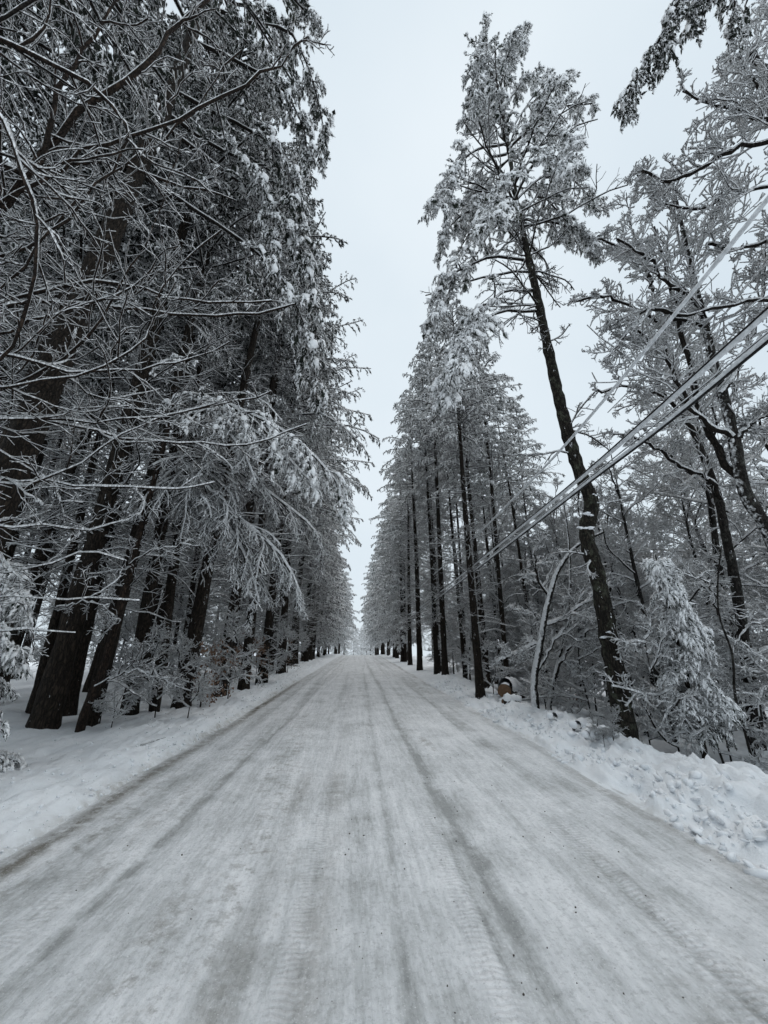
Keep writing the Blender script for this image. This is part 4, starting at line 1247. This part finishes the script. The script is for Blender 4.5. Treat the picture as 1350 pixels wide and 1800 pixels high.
# ------------------------------------------------------------------ small snow-heaped spruces
def spruce(label, trunk_pts, r0, Lmax, seed, n=70, hb=0.1, size=0.10, droop=1.3, az_bias=None, gap=0.0):
    t, P, R = seq_tree(label, trunk_pts, [r0, r0 * 0.75, r0 * 0.45, r0 * 0.12], name='spruce_tree', mat='pine_bark', S=10)
    rng = np.random.default_rng(seed)
    u = np.sort(hb + (1 - hb) * rng.random(n) ** 0.9)
    for k in range(n):
        i = min(len(P) - 2, int(u[k] * (len(P) - 1)))
        a = rng.random() * 2 * math.pi
        Lb = Lmax * ((1 - u[k]) ** 0.8 * 0.95 + 0.07) * rng.uniform(0.75, 1.1)
        if u[k] < gap: Lb *= 0.75
        d = np.array([math.cos(a), math.sin(a), 0.25 + 0.5 * u[k]])
        B = grow(P[i][None], d[None], np.array([Lb]), 8, droop, 0.15, rng, -0.1)
        Rb = taper(np.array([0.012]), 8, 0.3)
        sz = size * (0.75 + 0.5 * rng.random())
        sn = 1.0 if u[k] > gap else 0.72
        def draw(G):
            tubes(G, B, Rb, 4, 0.03, 0)
            foliage(G, B, Rb, np.array([Lb]), rng, 15, 9, sz * 0.95, 0.12, False, sn, droop, 50, 0.34, 0.03, 5, 1.0, 1.3)
            if sn > 1:   # heavy snow pads on the outer half
                tt = rng.uniform(0.4, 1.0, 9)
                C = np.stack([np.interp(tt * 7, np.arange(8), B[0, :, q]) for q in range(3)], 1)
                T = np.gradient(B[0], axis=0)[np.minimum((tt * 7).astype(int), 7)]
                tufts(G, C + [0, 0, 0.03], T, np.full(9, sz * 1.7) * rng.uniform(0.6, 1.3, 9), rng, 0, True, 1, 1.6, 1, 1.1)
        add_branch(t, P[0], draw, mats=('twig', 'spruce_needle'))
    return t
p0 = at_y(1245, 1370, 8.0); p0[2] = ground_at(p0[0], p0[1]); d0 = pix_of(p0)[2]
spruce('small spruce heaped with snow at the right, its thin trunk leaning left', [p0 - [0, 0, 0.15]] + px_line([(1236, 1310), (1205, 1190), (1180, 1080), (1152, 975)], d0, d0), 0.055, 0.98, 71, 54, 0.16, 0.060, gap=0.32)
spruce('snow covered spruce cut off by the left edge, boughs sweeping to the ground', [g_at(-4.78, 5.7), g_at(-4.82, 5.6, 0.9), g_at(-4.85, 5.6, 1.7), g_at(-4.9, 5.6, 2.55)], 0.06, 1.05, 72, 60, 0.05, 0.060)

# ------------------------------------------------------------------ dry beech shrubs with brown leaves
def leafy(label, px, py, H, seed, n=420):
    p = on_ground(px, py)
    rng = np.random.default_rng(seed)
    t = empty('beech_sapling', p, label, 'sapling')
    Pt, Rt, Gt = trunk_mesh(H, 0.018, rng, None, 0.08, 6, 12, 1.1)
    link('trunk', Gt.mesh('beech_stem', [M['twig']]), t)
    G = Geo()
    nb = 16
    z = rng.uniform(0.15, H, nb); a = rng.random(nb) * 6.28
    B = grow(pt_on(Pt, z), np.stack([np.cos(a), np.sin(a), rng.uniform(0, .6, nb)], 1), H * 0.35 * rng.uniform(.5, 1.2, nb), 6, 0.3, 0.4, rng)
    tubes(G, B, taper(np.full(nb, 0.006), 6, .4), 3, 0.015, 0)
    link('branches', G.mesh('beech_branches', [M['twig']]), t)
    G = Geo()
    C = B[rng.integers(0, nb, n), rng.integers(1, 6, n)] + rng.normal(0, 0.06, (n, 3))
    A = nrm(rng.normal(0, 1, (n, 3)) + [0, 0, -1.4]); Sd = nrm(np.cross(A, rng.normal(0, 1, (n, 3))))
    l = rng.uniform(0.05, 0.10, (n, 1)); w = l * 0.28
    Nn = np.cross(A, Sd) * l * 0.12
    V = np.stack([C, C + A * l * .5 + Sd * w + Nn, C + A * l, C + A * l * .5 - Sd * w + Nn], 1)
    G.add(V.reshape(-1, 3), np.arange(n * 4).reshape(-1, 4), np.where(rng.random(n) < .15, 1., 0.).repeat(4), 0)
    o = link('leaves', G.mesh('beech_leaves', [M['leaf']]), t); o['kind'] = 'stuff'
leafy('beech shrub holding dry brown leaves between two left pine trunks', 352, 1243, 1.6, 1, 520)
leafy('second brown-leaved beech shrub farther up the left verge', 418, 1214, 1.9, 2, 420)
leafy('low brown-leaved beech twigs beside the fifth left trunk pair', 448, 1208, 1.7, 3, 300)
leafy('faint brown-leaved twigs near the lone stout pine on the left', 505, 1182, 1.8, 4, 260)
leafy('dry brown leaves in the brush left of the tall lone pine', 1018, 1255, 1.3, 5, 160)

# ------------------------------------------------------------------ low twigs at specific places
for i, (px, py, k, s_, lab) in enumerate([
    (195, 1282, 2, 0.5, 'low white twigs sprawling at the foot of the leaning brown sapling'),
    (330, 1262, 2, 0.6, 'small snowy stem alone at the edge of the left verge'),
    (272, 1262, 2, 0.7, 'snow laced bush between the third and fourth left pines'),
    (400, 1232, 2, 0.9, 'thin stalks on the verge right of the leafy beech shrub'),
    (470, 1200, 2, 0.9, 'tangle of white twigs at the slim dark pine'),
    (868, 1222, 2, 0.8, 'snowy shoots beside the foot of the snow-flecked pine'),
    (895, 1212, 0, 0.9, 'white twiggy bush behind the sawn log'),
    (1010, 1262, 2, 0.9, 'thin snowy shoots rising from the fallen logs'),
    (1035, 1225, 0, 0.85, 'snowy bush behind the fallen logs, left of the tall pine'),
    (1064, 1318, 2, 0.20, 'bare stalks poking from the bank left of the tall pine'),
    (1082, 1322, 2, 0.22, 'short bare stalks touching the foot of the tall pine'),
    (1150, 1345, 2, 0.9, 'snowy brush tucked under the small spruce on the left'),
    (1205, 1362, 2, 1.0, 'low bent twigs at the trunk of the small spruce'),
    (1300, 1392, 2, 0.9, 'snow bent shoots behind the bank at the right edge'),
    (1340, 1372, 0, 0.8, 'tangled snowy bush at the far right edge behind the bank'),
    (1275, 1352, 0, 0.7, 'white twiggy bush between the small spruce and the squiggly stem')]):
    p = on_ground(px, py) if px < 1000 else at_y(px, py, 10.5 + 0.8 * (i % 2)) if px < 1060 else at_y(px, py, 6.9) if px < 1100 else at_y(px, py, 7.6 + 0.5 * (i % 3))
    bare('snowy_shrub', p[0], p[1], SAPL[k], lab, None, s_, rnd.random() * 6.28, (rnd.uniform(-.1, .1), 0), cat='shrub')

# ------------------------------------------------------------------ logs
def log(label, a, b, r, snow, cut=True, name='fallen_log', dz=0.02):
    A, B = on_ground(*a), on_ground(*b)
    A[2] += r + dz; B[2] = ground_at(B[0], B[1]) + r * 0.6
    K = 14
    P = np.stack([A + (B - A) * u for u in np.linspace(0, 1, K)])
    rng = np.random.default_rng(int(a[0]))
    P[:, 2] += rng.normal(0, r * 0.12, K); P[:, 1] += rng.normal(0, r * 0.1, K)
    t = empty(name, P[0], label, 'log')
    G = Geo()
    R = r * (1 - 0.25 * np.linspace(0, 1, K)) * (1 + rng.normal(0, .05, K))
    if not cut:
        R = R * np.clip(np.sin(np.linspace(0.06, 0.94, K) * np.pi) * 2.2, 0.1, 1)
        P[:, 2] -= r * 0.9
    tubes(G, P - P[0], R[None], 12, 0.0, 0)
    if not cut:
        G.a[-1] = (rng.random(len(G.a[-1])) > 0.12).astype(np.float32)
    link('bark', G.mesh('log_bark', [M['brown_bark']]), t)
    G = Geo()
    Pn = (P - P[0])[1:-1] + [0, 0, r * 0.55]
    sn = snow * (1 + rng.normal(0, .18, K - 2)); sn[0] *= .4; sn[-1] *= .4
    tubes(G, Pn, (R[1:-1] * 0.85)[None], 10, sn[None], 0)
    c0, c1 = Pn[0], Pn[-1]
    for c in (c0, c1):
        G.add(ICO_V * r * (1.25 if not cut or c is c1 else 0.8) * [1, 1, .9] + c + ((c - Pn[6]) / 6 * 1.0 if not cut or c is c1 else 0) + [0, 0, snow * .2], ICO_F, 1.0, 0)
    link('snow_cap', G.mesh('log_snow', [M['clod']]), t)
    if cut:   # sawn end facing back along the log
        T = nrm(P[0] - P[1]); U = nrm(np.cross(T, Zv)); V = np.cross(U, T)
        G = Geo()
        rings = []
        for q, rr in enumerate((1.0, 0.8, 0.55, 0.3)):
            an = np.arange(16) * 2 * np.pi / 16
            rings.append((U * (np.cos(an) * r * rr)[:, None] + V * (np.sin(an) * r * rr)[:, None]) * (1 + rng.normal(0, .03, (16, 1))) + T * (0.004 + 0.012 * q + rng.normal(0, .004, (16, 1))))
        v = np.concatenate(rings)
        f = [[q * 16 + j, q * 16 + (j + 1) % 16, (q + 1) * 16 + (j + 1) % 16, (q + 1) * 16 + j] for q in range(3) for j in range(16)]
        G.add(v, f, 0.0, 0)
        G.add(np.concatenate([rings[-1], (T * 0.045)[None]]), [[j, (j + 1) % 16, 16] for j in range(16)], 0.0, 0)
        link('sawn_end', G.mesh('log_end', [M['wood']]), t)
    return t
log('raw brown log end sticking out under a thick snow cap on the right bank', (888, 1236), (918, 1226), 0.18, 0.17, True, 'sawn_log', 0.12)
log('smaller dark brown log end lying below the capped one', (886, 1240), (912, 1238), 0.10, 0.05, True, 'sawn_log', 0.0)
log('fallen snow-covered log running right from the arching tree', (948, 1236), (1012, 1256), 0.08, 0.08, False)
log('fallen white log lying nearest the bank, left of the tall pine', (968, 1272), (1048, 1278), 0.065, 0.075, False)
log('short fallen log heaped with snow just left of the tall pine', (1010, 1290), (1085, 1282), 0.07, 0.08, False)
log('thin fallen log crossing behind the others near the white shoots', (990, 1252), (1075, 1268), 0.06, 0.07, False)
log('snow buried log at the foot of the tall pine', (1030, 1306), (1080, 1300), 0.06, 0.07, False)
log('fallen log under snow between the tall pine and the small spruce', (1118, 1290), (1175, 1300), 0.11, 0.12, False)

# ------------------------------------------------------------------ ploughed snow lumps
rng = np.random.default_rng(9)
G = Geo()
def lumps(G, xx, yy, zz, s_, rng, flat=0.75):
    n = len(xx)
    q = nrm(rng.normal(0, 1, (n, 3))); q2 = nrm(np.cross(q, rng.normal(0, 1, (n, 3)))); q3 = np.cross(q, q2)
    B = np.stack([q, q2, q3], 1) * (np.array([1.25, 0.95, 0.6]) * (1 + rng.normal(0, .2, (n, 3))))[:, :, None]
    V = (ICO_V[None] * (1 + rng.normal(0, 0.30, (n, 12, 1)))) @ B * s_[:, None, None] * np.array([1, 1, flat]) + np.stack([xx, yy, zz], 1)[:, None]
    G.add(V.reshape(-1, 3), (ICO_F[None] + (np.arange(n) * 12)[:, None, None]).reshape(-1, 3), 1.0, 0)
n = 3800
yy = 0.8 + 17 * rng.random(n) ** 1.5
dd_ = np.clip(np.abs(rng.normal(0.35, 0.50, n)), 0.0, 1.7)
cl_ = vnoise(yy * 2.2, dd_ * 2.2, 95) > -0.12
yy, dd_ = yy[cl_], dd_[cl_]
n = len(yy)
xx = edge_r(yy) + dd_ - 0.05
s_ = 0.008 + 0.05 * rng.random(n) ** 5 + 0.010 * rng.random(n)
lumps(G, xx, yy, land(xx, yy, True) + s_ * 0.15, s_, rng)
n = 2200
yy = 1.5 + 20 * rng.random(n) ** 1.4
xx = edge_l(yy) - np.where(rng.random(n) < .5, np.abs(rng.normal(0.10, 0.2, n)), 2.6 * rng.random(n))
s_ = 0.006 + 0.020 * rng.random(n) ** 4
V = ICO_V[None] * (1 + rng.normal(0, 0.24, (n, 12, 1))) * s_[:, None, None] * np.array([1.1, 1.0, 0.8]) + np.stack([xx, yy, land(xx, yy, True) + s_ * .2], 1)[:, None]
G.add(V.reshape(-1, 3), (ICO_F[None] + (np.arange(n) * 12)[:, None, None]).reshape(-1, 3), 1.0, 0)
o = link('snow_clods', G.mesh('snow_clods', [M['clod']]))
tag(o, 'loose lumps of ploughed snow along both road edges', 'snow lumps', None, 'stuff')
G = Geo()
n = 900
yy = 1.2 + 12 * rng.random(n) ** 1.5
xx = np.where(rng.random(n) < .55, rng.normal(0.95, 0.45, n), rng.uniform(-2.6, 2.9, n))
xx = np.where(rng.random(n) < .15, rng.normal(-0.05, .08, n), xx)
s_ = 0.0012 + 0.0065 * rng.random(n) ** 4
V = ICO_V[None] * (1 + rng.normal(0, 0.2, (n, 12, 1))) * s_[:, None, None] * np.array([1, 1, .8]) + np.stack([xx, yy, road_h(xx, yy) + s_ * .3], 1)[:, None]
G.add(V.reshape(-1, 3), (ICO_F[None] + (np.arange(n) * 12)[:, None, None]).reshape(-1, 3), 0.0, 0)
tag(link('grit', G.mesh('grit', [M['stone']])), 'dark grit and small stones scattered on the packed snow', 'grit', None, 'stuff')
# fallen stick on the left verge
A, B = on_ground(247, 1312), on_ground(292, 1301)
G = Geo()
P = resample([A + [0, 0, .015], (A + B) / 2 + [0, 0.02, .03], B + [0, 0, .02]], 8)
tubes(G, P - A, taper(np.array([0.010]), 8, .4), 5, 0.004, 0)
S_ = resample([P[4] - A, P[4] - A + [0.12, 0.06, 0.03]], 4); tubes(G, S_, taper(np.array([0.005]), 4, .4), 4, 0.0, 0)
o = link('stick', G.mesh('stick', [M['twig']])); o.location = A
tag(o, 'thin dark stick lying on the snowy left verge', 'stick')

# ------------------------------------------------------------------ utility pole and snow-wrapped wires
def pole(label, x, y, h, r, arm=True):
    z = ground_at(x, y)
    t = empty('utility_pole', (x, y, z), label, 'pole')
    G = Geo()
    zz = np.linspace(-0.4, h, 12)
    tubes(G, np.stack([zz * 0, zz * 0, zz], 1), (r * (1 - 0.3 * np.clip(zz / h, 0, 1)))[None], 12, 0, 0, True)
    link('shaft', G.mesh('pole_shaft', [M['pole']]), t)
    for zc in (h - 0.15, h - 1.0, h - 1.35):
        G = Geo()
        tubes(G, np.array([[-0.05 - r, 0, zc], [-0.12 - r, 0, zc], [-0.14 - r, 0, zc + .06], [-0.14 - r, 0, zc + 0.16]]), np.array([[.02, .03, .045, .03]]), 8, 0, 0)
        link('insulator', G.mesh('insulator', [M['glass']]), t)
    return np.array([x, y, z])
pb = at_x(682, 1152, 4.15)
pole('thin dark utility pole standing at the crest right of the road', 4.15, 58.0, 7.6, 0.13)
pole('slimmer grey pole just right of the utility pole at the crest', 4.75, 63.0, 6.6, 0.07)
WX = 3.9
def wire(label, pp, r, snow_off, snow_r, seed):
    pl = [at_x(x, y, WX) for x, y in pp]
    first = pl[0] + (pl[0] - pl[1]) * np.array([1, 1.0, 0.85]) * 2.2
    pts_ = [first] + pl
    # densify near the camera
    P = resample(pts_, 90)
    t = empty('power_line', P[0], label, 'wire')
    G = Geo(); tubes(G, P - P[0], np.full((1, 90), r), 8, 0, 0)
    link('cable', G.mesh('cable', [M['cable']]), t)
    rng = np.random.default_rng(seed)
    G = Geo()
    K = 360
    Q = resample(pts_, K)
    u = np.linspace(0, 1, K)
    rr = snow_r * (1 + 0.12 * vnoise(u * 90, u * 0, seed) + 0.10 * rng.normal(0, .4, K))
    T = nrm(np.gradient(Q, axis=0)); U = nrm(np.cross(T, Zv)); V = np.cross(U, T)
    off = U * snow_off[0] + V * snow_off[1]
    ax = nrm(off)
    bx = np.cross(T, ax)
    an = np.arange(10) * 2 * np.pi / 10
    W = (Q + off)[:, None] + ax[:, None] * (np.cos(an)[None, :] * (rr * 1.0)[:, None])[..., None] + bx[:, None] * (np.sin(an)[None, :] * (rr * 0.55)[:, None])[..., None]
    W = W - P[0]
    idx = np.arange(K * 10).reshape(K, 10)
    f = np.stack([idx[:-1], np.roll(idx[:-1], -1, 1), np.roll(idx[1:], -1, 1), idx[1:]], -1).reshape(-1, 4)
    G.add(W.reshape(-1, 3), f, 1.0, 0)
    link('snow_sleeve', G.mesh('snow_sleeve', [M['cable_snow']]), t)
wire('uppermost wire, wrapped in grey snow, rising to the upper right', [(1350, 352), (1180, 562), (1010, 765), (880, 900), (740, 1030), (684, 1078)], 0.010, (0.0, 0.015), 0.030, 1)
wire('black wire with a band of snow hanging under it, middle of the bundle', [(1350, 541), (1190, 686), (1050, 811), (900, 936), (765, 1046), (684, 1100)], 0.013, (0.010, -0.036), 0.030, 2)
wire('lowest thick black wire with snow riding on top of it', [(1350, 600), (1190, 732), (1050, 838), (900, 954), (765, 1056), (684, 1106)], 0.016, (-0.008, 0.032), 0.027, 3)
wire('thin snowy wire squeezed between the two black ones', [(1350, 585), (1190, 716), (1050, 829), (900, 948), (765, 1051), (684, 1103)], 0.005, (0.0, 0.008), 0.010, 4)
